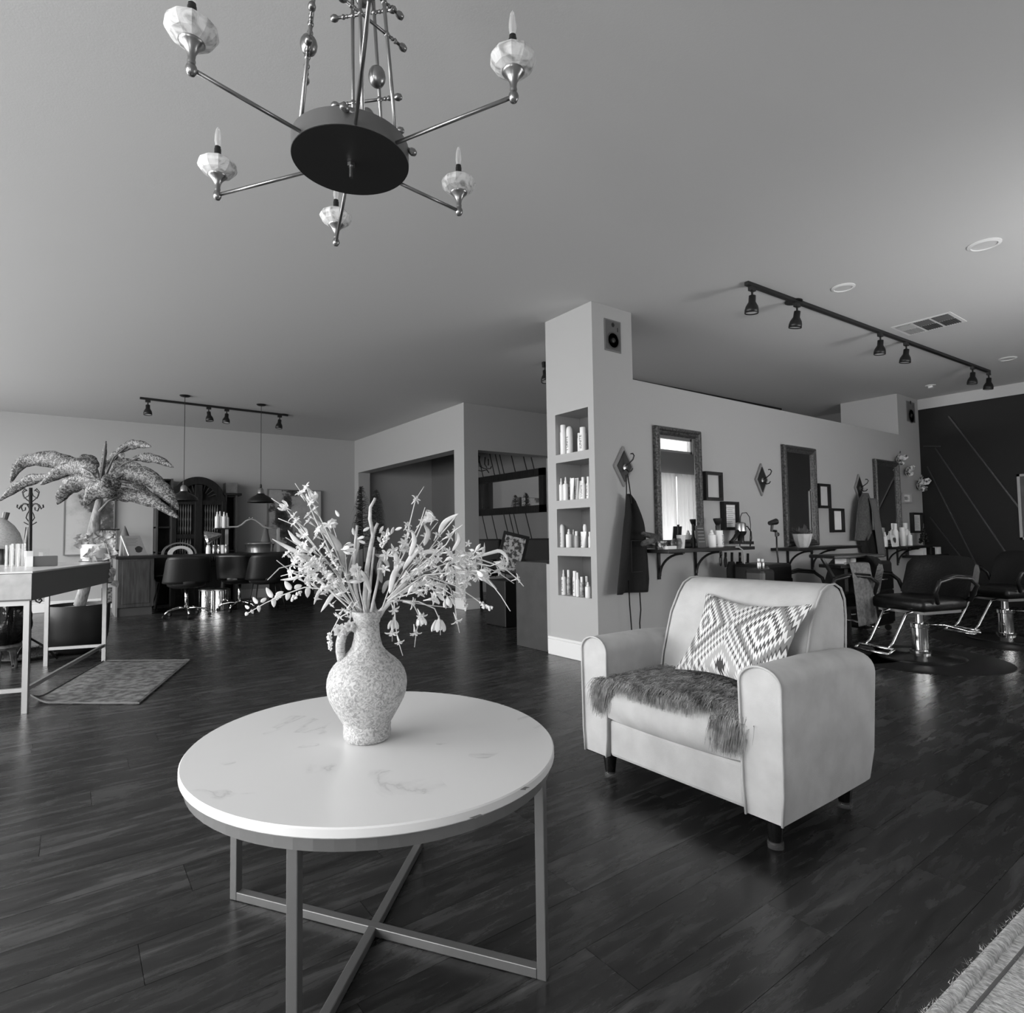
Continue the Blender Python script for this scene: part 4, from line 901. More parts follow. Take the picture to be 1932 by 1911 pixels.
x = onshelf(1263, ys-.08, SZ); tag(G().box((x, ys-.08, SZ+.014), (.14, .05, .027), .1).out('white_box', white, bevel=.003), 'flat white box lying at the front of the first shelf', 'box')
# clippers / dryer and its holder at the right end of the first shelf
x = onshelf(1398, ys, SZ); t = thing('hair_dryer', (x, ys, SZ+.03), 'black hair dryer with a chrome band standing nose down in its holder', 'hair dryer')
G().lathe([(.03, .0), (.032, .06), (.05, .08), (.055, .1), (.05, .105)], 20, (x, ys, SZ+.04)).out('nozzle', black, t, smooth=2)
G().lathe([(.05, .105), (.05, .17), (.045, .185), (.02, .195)], 20, (x, ys, SZ+.04)).out('chrome_band', steel, t, smooth=2)
G().tube([(x-.02, ys, SZ+.16), (x-.10, ys, SZ+.08), (x-.16, ys, SZ+.045)], [.022, .02, .016], 10).out('handle', black, t, smooth=True)
t = thing('tool_holder', (x+.05, ys, SZ), 'black wire tool holder with looping cables over the shelf end', 'tool holder')
G().tube([P(a_, b_, Y=ys) for a_, b_ in [(1396, 1030), (1397, 975), (1400, 968), (1408, 967), (1414, 975), (1416, 990), (1415, 1032)]], .004, 6).out('wire_loop', black, t, smooth=True)
G().tube([P(a_, b_, Y=ys-.02) for a_, b_ in [(1402, 993), (1410, 993), (1417, 1003), (1418, 1015), (1415, 1034)]], .006, 6).out('cable_loop', black, t, smooth=True)
G().bar(P(1380, 1023, Y=ys), P(1418, 1024, Y=ys), .05, .03).out('holder_base', black, t)
G().tube([P(a_, b_, Y=ys-.17) for a_, b_ in [(1388, 1032), (1394, 1032), (1401, 1037), (1405, 1050), (1404, 1075), (1405, 1085), (1411, 1096), (1414, 1110)]], .006, 8).out('dryer_cord', mat('pale_cord', 170, .5), t, smooth=True)
# tools hanging under the first shelf
def hung(px, py0, py1, w_, label, nm, cat, m=black, y=YM-.2):
    a, b = P(px, py0, Y=y), P(px, py1, Y=y); t = thing(nm, a, label, cat, 'tools hanging under the first shelf')
    g = G().tube([a, a*.7+b*.3], .012, 8); g.out('handle', m, t, smooth=True)
    G().lathe([(w_*.5, 0), (w_, .03), (w_, (a*.3-b*.3).z*1.6), (w_*.6, (a-b).z*.7)], 12, (b.x, y, b.z), sy=.4).out('tool_body', m, t, smooth=True)
hung(1360, 1040, 1068, .02, 'black curling iron hanging first under the shelf edge', 'curling_iron', 'curling iron')
hung(1369, 1042, 1070, .025, 'black round brush hanging second under the shelf edge', 'round_brush', 'brush', denim)
hung(1381, 1042, 1100, .07, 'wide black holster hanging under the first shelf', 'tool_holster', 'holster', denim)
hung(1396, 1042, 1100, .07, 'black leather tool bag hanging right of the wide holster', 'tool_bag', 'bag', leather)
hung(1411, 1044, 1100, .05, 'black folded cape hanging at the right end under the first shelf', 'folded_cape', 'cape', denim)
# microphone-like lamp on a bent stem
pt_ = lambda a_, b_: P(a_, b_, Y=3.1)
t = thing('task_lamp', pt_(1469, 1060), 'small black swivel lamp head on a bent rod between the first two shelves', 'lamp')
G().tube([pt_(1469, 1100), pt_(1468, 1055), pt_(1466, 1040), pt_(1465, 1012)], .008, 8).out('lamp_rod', black, t, smooth=True)
G().tube([pt_(1465, 1012), pt_(1464, 1002), pt_(1456, 1001), pt_(1457, 990)], .014, 8).out('swivel_joint', black, t)
G().sph(pt_(1467, 1008), .02, 8).out('clamp_knob', black, t, smooth=True)
G().tube([pt_(1452, 987), pt_(1464, 984)], [.02, .03], 12).out('lamp_head', black, t, smooth=2)
# potted plant on the second shelf
x = onshelf(1514, ys, .878); PC = Vector((x, ys, .878)); t = thing('potted_plant', PC, 'small leafy plant in a pale faceted pot before the second mirror', 'plant')
G().lathe([(.055, 0), (.07, .03), (.085, .07), (.10, .13), (.103, .145), (.095, .145), (.09, .13)], 10, PC).out('pot', mat('pale_clay_pot', 182, .7, g2=200, scale=15), t)
G().lathe([(.001, .13), (.09, .132)], 12, PC).out('soil', blackm, t)
plm = mat('dark_green_leaf', 66, .6, g2=95, scale=20)
for k in range(34):
    a_, e_ = random.uniform(0, 6.28), random.uniform(.1, 1.4); L_ = random.uniform(.05, .13); d = Vector((cos(a_)*cos(e_), sin(a_)*cos(e_)*.6, sin(e_))); p = PC+Vector((cos(a_)*.05, sin(a_)*.05, .14)); s_ = d.cross(Vector((0, 0, 1))).normalized()*.018
    q = p+d*L_; g = G().add([p, p+d*L_*.5+s_, q, p+d*L_*.5-s_], [(0, 1, 2, 3)]); g.out('leaf', plm, t, solid=.001)
# third shelf: toiletries
S3 = .835; y3 = YM-.14
sb(1670, S3, .19, .03, 'spray', 'white bottle with a black collar at the left end of the last shelf', y=y3)
sb(1690, S3+0, .30, .035, 'capped', 'white square-capped bottle before the last mirror', y=y3)
sb(1703, S3, .25, .035, 'can', 'tall pale carton bottle in the group on the last shelf', y=y3)
sb(1709, S3, .31, .045, 'capped', 'tallest white bottle on the last shelf', y=y3+.05)
sb(1716, S3, .2, .035, 'spray', 'white spray bottle at the right of the last shelf group', y=y3)
x = onshelf(1686, y3-.08, S3); t = thing('greeting_card', (x, y3-.08, S3), 'white card with a grey heart mark leaning on the last shelf', 'card')
G().box((x, y3-.08, S3+.075), (.15, .008, .15), M=Matrix.Rotation(-.15, 3, 'X')).out('card_board', white, t)
text('♥', .07, greyp, t, frame_m((x+.01, y3-.092, S3+.08), (1, 0, 0), (0, .15, 1)), 'heart_mark')
x = onshelf(1743, y3, S3); t = thing('dark_figurine', (x, y3, S3), 'small black bushy ornament at the right end of the last shelf', 'ornament')
g = G().tube([(x, y3, S3), (x+.01, y3, S3+.3)], .012, 8)
g.out('ornament_stem', black, t)
for k in range(26): a_ = k*2.4; G().sph((x+.05*cos(a_)*(1-k/34), y3+.05*sin(a_)*(1-k/34), S3+.03+k*.008), .022*(1-k/60), 6).out('bead', black, t, smooth=True)
for i, (px, w_) in enumerate(((1736, .06), (1752, .07), (1764, .06))):
    x = onshelf(px, YM-.2, .75); tag(G().bb(x-w_, x+w_, YM-.25, YM-.08, .70, .80).out('storage_box', [white, black, white][i], bevel=.004), ['white box of papers under the last shelf, left', 'black box under the last shelf, middle', 'white box under the last shelf, right'][i], 'box')
G().bb(9.3, 10.1, YM-.28, YM-.02, .66, .7).out('x', black) if False else None
o = G().bb(9.3, 10.14, YM-.3, YM-.02, .665, .698).out('lower_ledge', black); tag(o, 'black ledge under the last shelf carrying boxes', 'shelf')
# butterflies
wing = mat('butterfly_wing', 60, .6, g2=215, scale=28, thr=(.42, .55))
def butterfly(px, py, sz, rot, label):
    c = P(px, py, Y=YM-.02); t = thing('butterfly_decoration', c, label, 'butterfly', 'butterflies on the wall by the last mirror')
    R = Matrix.Rotation(rot, 3, 'Y')
    for sx in (-1, 1):
        for k, (pts) in enumerate(([(0, 0), (.3, .5), (.8, .75), (1, .5), (.8, .1), (.3, -.05)], [(0, 0), (.35, -.05), (.75, -.15), (.7, -.5), (.4, -.65), (.12, -.3)])):
            vs = [c+R @ Vector((sx*x*sz, -(x*.9*sz)-.004, z*sz)) for x, z in pts]; G().add(vs, [tuple(range(6))]).out('upper_wing' if k == 0 else 'lower_wing', wing, t, solid=.002)
    G().tube([c+R @ Vector((0, -.008, -.4*sz)), c+R @ Vector((0, -.012, .35*sz))], .006, 6).out('butterfly_body', black, t)
butterfly(1690, 866, .12, .3, 'dark and white butterfly perched on the corner of the last mirror frame')
butterfly(1707, 891, .11, -.2, 'spotted butterfly on the wall just above the small drawing')
butterfly(1729, 914, .15, .15, 'largest butterfly, at the right edge of the partition by the dark wall')
# picture at the right edge on the dark wall
t = thing('picture_frame', (XR, 1.7, 1.35), 'light grey framed dark picture at the right edge on the charcoal wall', 'picture frame')
za, zb = 1.766, .898; y1 = 2.408; g = G()
for q in ((y1-.03, y1, zb, za), (y1-.6, y1-.57, zb, za), (y1-.6, y1, zb, zb+.03), (y1-.6, y1, za-.03, za)): g.bb(XR-.03, XR-.001, q[0], q[1], q[2], q[3])
g.out('frame_border', mat('pale_frame', 170, .5), t); G().bb(XR-.015, XR-.001, y1-.58, y1-.02, zb+.02, za-.02).out('dark_picture', mat('dark_picture', 40, .4, g2=60, scale=6), t)
# ================================================================== ceiling fixtures
def track_head(parent, x, y, aim, dz=0):
    g = G().bb(x-.03, x+.03, y-.016, y+.016, CE-.06, CE-.028).tube([(x, y, CE-.05), (x, y, CE-.11)], .008, 8); h = g.out('head_mount', black, parent)
    d = Vector(aim).normalized(); o = Vector((x, y, CE-.105))
    G().lathe([(.018, -.012), (.026, -.008), (.027, .04), (.032, .05), (.046, .075), (.052, .10), (.052, .128), (.048, .128), (.04, .11)], 18, o, d).out('lamp_shade', black, h, smooth=True)
    G().lathe([(.001, .122), (.047, .1215)], 18, o, d).out('lamp_lens', mat('lamp_lens', 215, .4), h)
def track(a, b, heads, label, feed=None):
    a, b = Vector(a), Vector(b); t = thing('track_light', (a+b)/2, label, 'track light', 'black ceiling track lights')
    G().bar(a+Vector((0, 0, -.014)), b+Vector((0, 0, -.014)), .036, .028).out('track_rail', black, t)
    for u, aim in heads:
        p = a+(b-a)*u; track_head(t, p.x, p.y, aim)
    if feed is not None:
        p = a+(b-a)*feed; G().lathe([(.065, -.012), (.07, -.008), (.07, 0)], 24, (p.x, p.y+.03, CE)).out('feed_canopy', black, t, smooth=2)
ta, tb_ = P(1408, 531, Z=CE), P(1866, 699, Z=CE)
def frac(px, py): q = P(px, py, Z=CE); return max(.004, min(.996, (q-ta).dot(tb_-ta)/(tb_-ta).length_squared))
track(ta, tb_, [(frac(1418, 535), (.02, .1, -1)), (frac(1500, 567), (.02, .2, -1)), (frac(1655, 625), (0, .1, -1)), (frac(1703, 643), (0, .15, -1)), (frac(1822, 690), (0, .1, -1)), (frac(1860, 700), (0, .1, -1))], 'long black ceiling track with six spot heads above the salon chairs', feed=frac(1513, 563))
ta2, tb2 = P(264, 749, Z=CE), P(543, 782, Z=CE); ta = ta2; tb_ = tb2
track(ta, tb_, [(frac(279, 751), (0, -.1, -1)), (frac(393, 765), (.1, -.1, -1)), (frac(427, 769), (-.1, -.1, -1)), (frac(526, 781), (-.1, 0, -1))], 'black ceiling track with four spot heads over the manicure counter', feed=.97)
ta = Vector((4.22, 5.10, CE)); tb_ = Vector((8.97, 5.0, CE))
track(ta, tb_, [(.0065, (-.1, -.2, -1)), (.35, (0, 0, -1)), (.7, (0, 0, -1))], 'black ceiling track behind the partition, one head beside the column')
for i, (px, py, r) in enumerate(((1857, 461, .095), (1591, 542, .085), (1901, 676, .085))):
    c = P(px, py, Z=CE); t = thing('recessed_ceiling_light', c, ['largest round recessed ceiling light, near the top right', 'round recessed ceiling light above the middle of the track', 'small round recessed ceiling light at the right edge past the vent'][i], 'ceiling light', 'recessed ceiling lights')
    G().lathe([(r, 0), (r, -.006), (r*.8, -.012), (r*.78, -.004)], 32, c).out('trim_ring', trimw, t, smooth=2)
    G().lathe([(.001, -.005), (r*.79, -.005)], 32, c).out('diffuser', mat('diffuser', 205, .6), t)
c = Vector((9.27, 3.06, CE)); t = thing('smoke_detector', c, 'small white sprinkler head on the ceiling near the far column', 'sprinkler')
G().lathe([(.06, 0), (.06, -.008), (.03, -.012), (.025, -.035), (.04, -.038), (.001, -.045)], 18, c).out('detector_body', trimw, t, smooth=2)
vx0, vx1, vy0, vy1 = 6.28, 6.69, 1.89, 2.375
vx0, vx1 = 6.27, 6.69
t = thing('ceiling_vent', ((vx0+vx1)/2, (vy0+vy1)/2, CE), 'white rectangular ceiling vent with louvred sections beside the track', 'vent')
G().bb(vx0, vx1, vy0, vy1, CE-.006, CE).out('vent_plate', trimw, t, bevel=.003)
for j in range(3):
    for i in range(2):
        a, b = vx0+.03+i*(vx1-vx0-.05)/2, vx0+.03+(i+1)*(vx1-vx0-.05)/2-.02; c_, d_ = vy0+.03+j*(vy1-vy0-.04)/3, vy0+.03+(j+1)*(vy1-vy0-.04)/3-.02
        p = G().bb(a, b, c_, d_, CE-.008, CE-.0055).out('louvre_bank', mat('vent_dark', 70, .7) if (i, j) in ((1, 0), (0, 1), (1, 1), (0, 0)) and not (i == 0 and j == 1) else mat('vent_mid', 165, .6), t)
        g = G()
        for k in range(7): y_ = c_+(d_-c_)*(k+.5)/7; g.box(((a+b)/2, y_, CE-.011), (b-a, .012, .002), M=Matrix.Rotation(.6 if i else -.6, 3, 'X'))
        g.out('slats', mat('vent_mid', 165, .6) if (j == 2) else mat('vent_slat_dark', 95, .6), p, kind='stuff')
# pendant lamps
for i, (px, py, ps) in enumerate(((349, 746, 945), (493, 763, 948))):
    c = P(px, py, Z=CE); zb = P(px-3, ps, Y=c.y).z
    t = thing('pendant_lamp', (c.x, c.y, zb), ['black dome pendant lamp hanging before the arched doors', 'black dome pendant lamp hanging right of the arched doors'][i], 'pendant lamp', 'pendant lamps over the counter')
    G().lathe([(.001, -.02), (.05, -.018), (.065, -.006), (.065, 0)], 24, c).out('ceiling_rose', black, t, smooth=2)
    G().tube([c+Vector((0, 0, -.01)), (c.x, c.y, zb+.25)], .004, 6).out('cord', black, t)
    G().lathe([(.012, .26), (.016, .24), (.016, .2), (.03, .18)], 14, (c.x, c.y, zb)).out('lamp_neck', black, t, smooth=2)
    G().lathe([(.02, .21), (.04, .185), (.045, .13), (.03, .12)], 14, (c.x, c.y, zb)).out('neck_cap', steel, t, smooth=2)
    G().lathe([(.045, .13), (.06, .11), (.11, .085), (.16, .045), (.178, .008), (.178, 0), (.172, .0), (.155, .035), (.10, .075), (.04, .1)], 32, (c.x, c.y, zb)).out('dome_shade', black, t, smooth=True)
    G().lathe([(.001, .012), (.03, .02), (.035, .05), (.02, .09)], 12, (c.x, c.y, zb)).out('bulb', white, t, smooth=True)
# ================================================================== salon chairs
def salon_chair(label):
    t = thing('salon_chair', (0, 0, 0), label, 'salon chair', 'black hydraulic salon chairs'); A = dict(local=True)
    G().lathe([(.31, 0), (.31, .012), (.28, .022), (.10, .03), (.08, .04)], 36).out('base_plate', mat('base_black', 26, .2), t, smooth=2, **A)
    G().lathe([(.075, .035), (.078, .06), (.06, .065), (.058, .24), (.066, .245), (.066, .275), (.03, .28), (.028, .40)], 24).out('hydraulic_column', chrome, t, smooth=2, **A)
    G().tube([(.0, .06, .26), (.12, .12, .27), (.28, .16, .24), (.36, .17, .24)], .008, 8).out('pump_lever', chrome, t, smooth=True, **A)
    def soft(x0, x1, y0, y1, z0, z1, b=.04): return G().bb(x0, x1, y0, y1, z0, z1)
    soft(-.25, .25, -.27, .22, .40, .50).out('seat', leather, t, bevel=.035, smooth=True, **A)
    G().bb(-.2, .2, -.2, .2, .375, .405).out('seat_frame', steel, t, **A)
    g = G(); n = 14; prof = [(.20, .46), (.215, .5), (.245, .62), (.27, .72), (.285, .79), (.30, .82), (.335, .81), (.345, .74), (.32, .6), (.30, .48), (.27, .45)]
    secs = []
    for i in range(n+1):
        u = -1+2*i/n; x = .285*u; e = (1-abs(u)**6)**.5 if abs(u) < 1 else 0; e = max(e, .3)
        secs.append([Vector((x, y-.06*u*u*1.0+.02, .62+(z-.62)*(.55+.45*e))) for y, z in prof])
    k = len(prof); g.add([p for q in secs for p in q], [(i*k+j, i*k+(j+1) % k, (i+1)*k+(j+1) % k, (i+1)*k+j) for i in range(n) for j in range(k)]+[tuple(range(k))[::-1], tuple(range(n*k, n*k+k))])
    g.out('backrest', leather, t, smooth=2, **A)
    for sx in (-1, 1):
        g = G().tube([(sx*.27, .2, .47), (sx*.33, .2, .60), (sx*.335, .12, .655), (sx*.335, -.05, .67), (sx*.33, -.2, .64), (sx*.31, -.22, .56), (sx*.27, -.15, .47)], .016, 10)
        ar = g.out('armrest', black, t, smooth=True, **A)
        G().tube([(sx*.335, .12, .668), (sx*.335, -.05, .684), (sx*.33, -.2, .655)], [.02, .026, .018], 10, flat=.5).out('arm_pad', leather, ar, smooth=True)
    g = G()
    for sx in (-.1, .1): g.tube([(sx, -.18, .39), (sx, -.27, .38), (sx, -.42, .16), (sx, -.47, .12)], .010, 8)
    g.tube([(-.15, -.47, .12), (.15, -.47, .12)], .012, 8).tube([(-.15, -.53, .09), (.15, -.53, .09)], .012, 8).tube([(-.15, -.47, .12), (-.15, -.53, .09)], .01, 8).tube([(.15, -.47, .12), (.15, -.53, .09)], .01, 8)
    g.out('footrest', chrome, t, smooth=True, **A)
    return t
def face(dx, dy): return atan2(dx, -dy)
ch = salon_chair('black salon chair on a bright chrome column, facing left, in the middle of the three')
pA = P(1738, 1243, Z=0); ch.location = pA; ch.rotation_euler = (0, 0, face(-.95, .31))
pB = P(1900, 1208, Z=0); dup(ch, pB, face(-.9, .43), 'black salon chair cut off by the right edge of the view')
pC = P(1568, 1229, Z=0); cC = dup(ch, pC, face(-.9, .43), 'black salon chair behind the pale armchair with a grey towel over its back')
# towel over chair C
def rows3(rows, name, m, label, cat, fold=.008, nf=3):
    g = G(); n = 22
    def fn(u, v):
        k = v*(len(rows)-1); i = min(int(k), len(rows)-2); f = k-i; a = rows[i][0].lerp(rows[i+1][0], f); b = rows[i][1].lerp(rows[i+1][1], f); p = a.lerp(b, u)
        return p+(EYE-p).normalized()*fold*sin(u*2*pi*nf+v*1.2)*min(1, v*2+.2)
    g.grid(fn, n*2, 22); o = g.out(name, m, smooth=True, solid=.006); return tag(o, label, cat)
dC = (Vector(pC)-EYE).dot(fw)
rows3([(P(1592, 1063, d=dC-.02), P(1628, 1061, d=dC+.06)), (P(1602, 1062, d=dC-.28), P(1640, 1063, d=dC-.2)), (P(1608, 1085, d=dC-.33), P(1645, 1090, d=dC-.22)), (P(1614, 1130, d=dC-.33), P(1650, 1130, d=dC-.22)), (P(1620, 1182, d=dC-.33), P(1656, 1174, d=dC-.22))], 'draped_towel', mat('taupe_towel', 92, .95, g2=118, scale=40, bump=.5, bscale=200), 'long grey towel draped over the back of the salon chair behind the armchair', 'towel')
# rolling carts
def cart(x0, x1, y0, y1, h, nd, label, handle=steel):
    t = thing('rolling_cart', ((x0+x1)/2, (y0+y1)/2, 0), label, 'cart', 'black rolling trolleys by the partition')
    G().bb(x0, x1, y0, y1, .07, h).out('cart_body', black, t, bevel=.03)
    for i in range(nd):
        za = .1+(h-.22)*i/nd; zb = .1+(h-.22)*(i+1)/nd-.015
        d = G().bb(x0+.03, x1-.03, y0-.014, y0+.002, za, zb).bb(x0-.014, x0+.002, y0+.03, y1-.03, za, zb).out('drawer', leather, t, bevel=.006)
        G().tube([((x0+x1)/2-.08, y0-.012, zb-.04), ((x0+x1)/2-.06, y0-.04, zb-.045), ((x0+x1)/2+.06, y0-.04, zb-.045), ((x0+x1)/2+.08, y0-.012, zb-.04)], .007, 8).out('handle', handle, d, smooth=True)
        G().tube([(x0-.012, (y0+y1)/2-.08, zb-.04), (x0-.035, (y0+y1)/2-.06, zb-.045), (x0-.035, (y0+y1)/2+.06, zb-.045), (x0-.012, (y0+y1)/2+.08, zb-.04)], .007, 8).out('handle', handle, d, smooth=True)
    for a, b in ((x0+.05, y0+.05), (x1-.05, y0+.05), (x0+.05, y1-.05), (x1-.05, y1-.05)): G().lathe([(.03, -.012), (.032, 0), (.03, .012)], 14, (a, b, .032), (1, 0, 0)).bb(a-.008, a+.008, b-.008, b+.008, .03, .075).out('caster', blackm, t)
qa, qb = P(1449, 1100, Y=2.95), P(1497, 1100, Y=2.95)
cart(qa.x, qb.x, 2.95, 3.3, .76, 4, 'black trolley with rounded top corners behind the armchair back')
qa, qb = P(1424, 1100, Y=2.84), P(1443, 1100, Y=2.84)
cart(qa.x-.02, qb.x+.02, 2.75, 2.93, .74, 4, 'narrow black trolley left of the wider one, under the first shelf end')
qb = P(1690, 1189, Z=0)
cart(qb.x-.62, qb.x, qb.y, qb.y+.38, .73, 3, 'black trolley with bright drawer handles behind the towel-draped chair')
# bottle pair on the narrow cart
x = onshelf(1432, 2.83, .74); sb(1430, .741, .085, .017, 'capped', 'chrome bottle with a black cap on the narrow trolley, left', m=steel, y=2.84); sb(1437, .741, .08, .017, 'capped', 'chrome bottle with a black cap on the narrow trolley, right', m=steel, y=2.84)
# colour tray on a folding stand
dT = 6.0; t = thing('tray_stand', P(1600, 1095, d=5.35), 'black rolling colour tray on folded legs behind the draped chair', 'tray')
a, b = P(1550, 1050, d=5.3), P(1642, 1048, d=5.45); z0 = a.z
cT = (a+b)/2; G().box((cT.x, cT.y, z0), ((a-b).length, .3, .03), atan2((b-a).y, (b-a).x)).out('tray', black, t, bevel=.006)
G().box((cT.x+.05, cT.y, z0-.09), ((a-b).length*.8, .26, .03), atan2((b-a).y, (b-a).x)).out('lower_tray', black, t, bevel=.006)
G().bar(P(1551, 1053, d=5.25), P(1574, 1092, d=5.25), .03, .02).bar((cT.x, cT.y, z0), (cT.x, cT.y, .04), .03, .03).bar((cT.x-.25, cT.y, .03), (cT.x+.25, cT.y, .03), .03, .03).bar((cT.x, cT.y-.2, .03), (cT.x, cT.y+.2, .03), .03, .03).out('stand_legs', black, t)
for i, (px, m_) in enumerate(((1590, white), (1608, steel), (1622, white))):
    p = P(px, 1053, d=5.38); tag(G().box((p.x, p.y, z0-.042), (.09, .1, .058)).out('foil_box', m_, bevel=.003), ['white foil box between the trays, left', 'silver foil box between the trays, middle', 'white foil box between the trays, right'][i], 'box')
# round anti-fatigue mats
matm = mat('dark_floor_mat', 20, .5, spec=.25)
for i, (p, lab) in enumerate(((pA, 'dark round floor mat under the middle salon chair'), (pC, 'dark round floor mat under the towel-draped chair'), (pB, 'dark round floor mat under the salon chair at the right edge'))):
    o = G().lathe([(.001, .0115), (.56, .0115), (.6, .002), (.6, 0)][::-1], 40, (p.x, p.y, 0)).out('floor_mat', matm, smooth=2); tag(o, lab, 'mat', 'floor mats under the salon chairs')
for o in [x for x in col.objects if x.name.startswith('salon_chair')]: o.location.z = .0125
# ================================================================== cabinet behind the column
t = thing('side_cabinet', (3.7, 4.4, 0), 'dark low cabinet with a pale edge behind the niche column', 'cabinet')
G().bb(3.475, 4.3, 4.19, 4.66, .0, .80).out('cabinet_body', mat('dark_cabinet', 52, .55, g2=60, scale=8), t, bevel=.003)
G().bb(3.465, 3.9, 4.135, 4.185, .02, .79).out('pale_edge_panel', mat('pale_panel', 165, .6), t)
# ================================================================== back room seen through the rear opening
wm = thing('long_wall_mirror', (6.3, 8.5, 1.8), 'long horizontal mirror in a thick dark frame on the seamed wall of the back room', 'mirror')
y0, y1, z0, z1 = 7.58, 9.6, 1.43, 2.16
g = G()
for q in ((y0, y1, z0, z0+.12), (y0, y1, z1-.12, z1), (y0, y0+.12, z0, z1), (y1-.12, y1, z0, z1)): g.bb(6.24, 6.299, *q)
g.out('mirror_frame', darkwood, wm); G().bb(6.285, 6.298, y0+.1, y1-.1, z0+.1, z1-.1).out('mirror_glass', mirror, wm)
def dryer_chair(x, y, rz, label):
    t = thing('styling_chair', (x, y, 0), label, 'chair', 'black chairs in the back room')
    R = Matrix.Rotation(rz, 3, 'Z')
    def gg(f, nm, m, **k):
        g = f(G()); g.v = [Vector((x, y, 0))+R @ v for v in g.v]; g.out(nm, m, t, **k)
    gg(lambda g: g.bb(-.27, .27, .17, .29, .5, 1.0), 'backrest', blackm, bevel=.03)
    gg(lambda g: g.bb(-.27, .27, -.27, .2, .42, .54), 'seat', blackm, bevel=.03)
    for sx in (-.3, .3): gg(lambda g, sx=sx: g.bb(sx-.03, sx+.03, -.2, .2, .64, .69), 'armrest', black, bevel=.015)
    gg(lambda g: g.lathe([(.28, 0), (.28, .02), (.05, .04), (.04, .42)], 24), 'pedestal_base', black, smooth=2)
dryer_chair(5.22, 7.95, radians(-60), 'black styling chair partly hidden by the opening edge, left one in the back room')
dryer_chair(5.75, 7.2, radians(-60), 'black styling chair behind the low cabinet, right one in the back room')
t = thing('magazine_rack', (5.55, 8.2, 0), 'leaning framed price board on a black stand between the back-room chairs', 'sign board')
c = P(966, 1045, d=7.2); G().box(c, (.32, .03, .5), M=Matrix.Rotation(-.5, 3, 'Z') @ Matrix.Rotation(.25, 3, 'Y')).out('board', black, t)
G().box(c-fw*.03, (.25, .005, .42), M=Matrix.Rotation(-.5, 3, 'Z') @ Matrix.Rotation(.25, 3, 'Y')).out('printed_sheet', mat('print_sheet', 60, .5, g2=170, scale=25, thr=(.45, .55)), t)
G().bb(c.x-.25, c.x+.3, c.y-.2, c.y+.2, 0, c.z-.3).out('stand', black, t, bevel=.01)
# hanging scroll ornament on the seamed wall and pampas in the other opening
t = thing('scroll_wall_ornament', (6.28, 9.6, 2.3), 'curly dark metal wall ornament above the long mirror', 'ornament')
g = G()
for pts in ([(903, 865), (905, 880), (913, 884), (925, 884), (927, 880)], [(905, 860), (903, 872), (908, 880)], [(915, 862), (914, 876), (918, 882)], [(921, 866), (921, 878)], [(898, 886), (908, 889), (918, 886), (922, 892)]): g.tube([P(a, b, X=6.285) for a, b in pts], .008, 6)
g.out('scrollwork', mat('ornament_metal', 58, .4, metal=.6), t, smooth=True)
pm = mat('pampas_plume', 62, .95)
for i, (px, ytop, yb_, lean, lab) in enumerate(((682, 918, 1010, -1, 'tall grey pampas plume at the left edge of the wide opening'), (709, 925, 1015, 1, 'grey pampas plume right of the tallest one in the wide opening'))):
    t = thing('pampas_plume', P(px+4, 1140, Y=10.6), lab, 'pampas grass', 'pampas plumes in the back room'); r = random.Random(i)
    base_ = P(px+4, 1120, Y=10.6); top_ = P(px, ytop, Y=10.6)
    G().tube([base_, base_.lerp(top_, .6)+Vector((.01, 0, 0)), top_], .008, 6).out('stalk', pm, t)
    g = G()
    for k in range(520):
        u = r.uniform(.42, 1); p = base_.lerp(top_, u); L_ = .46*(1-u)**.5+.05; sd = -lean if r.random() < .3 else lean; d = Vector((sd*r.uniform(.3, .9), r.uniform(-.5, .5), r.uniform(-.2, .5)))
        q1 = p+d*L_*.5; q2 = q1+d*L_*.35+Vector((0, 0, -L_*1.0)); s_ = Vector((0, 0, .0035))
        g.add([p-s_, p+s_, q1+s_, q1-s_, q2], [(0, 1, 2, 3), (3, 2, 4)])
    g.out('plume', pm, t, kind='stuff')
t = thing('pampas_vase', (P(695, 1140, Y=10.6).x, 10.6, 0), 'dark floor vase holding the pampas plumes', 'vase')
G().lathe([(.10, 0), (.14, .1), (.15, .35), (.08, .55), (.09, .6), (.07, .6)], 20, (P(695, 1140, Y=10.6).x, 10.6, 0)).out('vase_body', black, t, smooth=True)
# ================================================================== reception desk, left foreground
dA, dB = Vector((-.202, 4.82, 0)), Vector((.262, 6.40, 0)); du = (dB-dA).normalized(); dv = Vector((-du.y, du.x, 0)); L_ = (dB-dA).length; W_ = .42
t = thing('reception_desk', dA, 'pale slim reception desk on thin metal legs at the left edge', 'desk')
def dq(u, v, z): return dA+du*u+dv*v+Vector((0, 0, z))
def dbox(u0, u1, v0, v1, z0, z1): return G().box(dq((u0+u1)/2, (v0+v1)/2, (z0+z1)/2), (u1-u0, v1-v0, z1-z0), atan2(du.y, du.x))
deskm = mat('desk_veneer', 142, .45, g2=150, scale=6); deskd = mat('desk_side', 98, .5)
dbox(-.03, L_+.03, -.03, W_+.03, .69, .86).out('desk_body', deskd, t, bevel=.002)
dbox(-.035, L_+.035, -.035, W_+.035, .86, .872).out('desk_top', mat('desk_top_white', 200, .25), t, bevel=.002)
dbox(-.036, -.03, -.03, W_+.03, .70, .857).out('end_panel', mat('desk_end_pale', 158, .5, g2=176, scale=14), t)
g_ = mat('leg_metal', 165, .42, metal=.8)
for u, v in ((0, 0), (L_, 0), (0, W_), (L_, W_)): dbox(u-.015, u+.015, v-.015, v+.015, 0, .69).out('leg', g_, t)
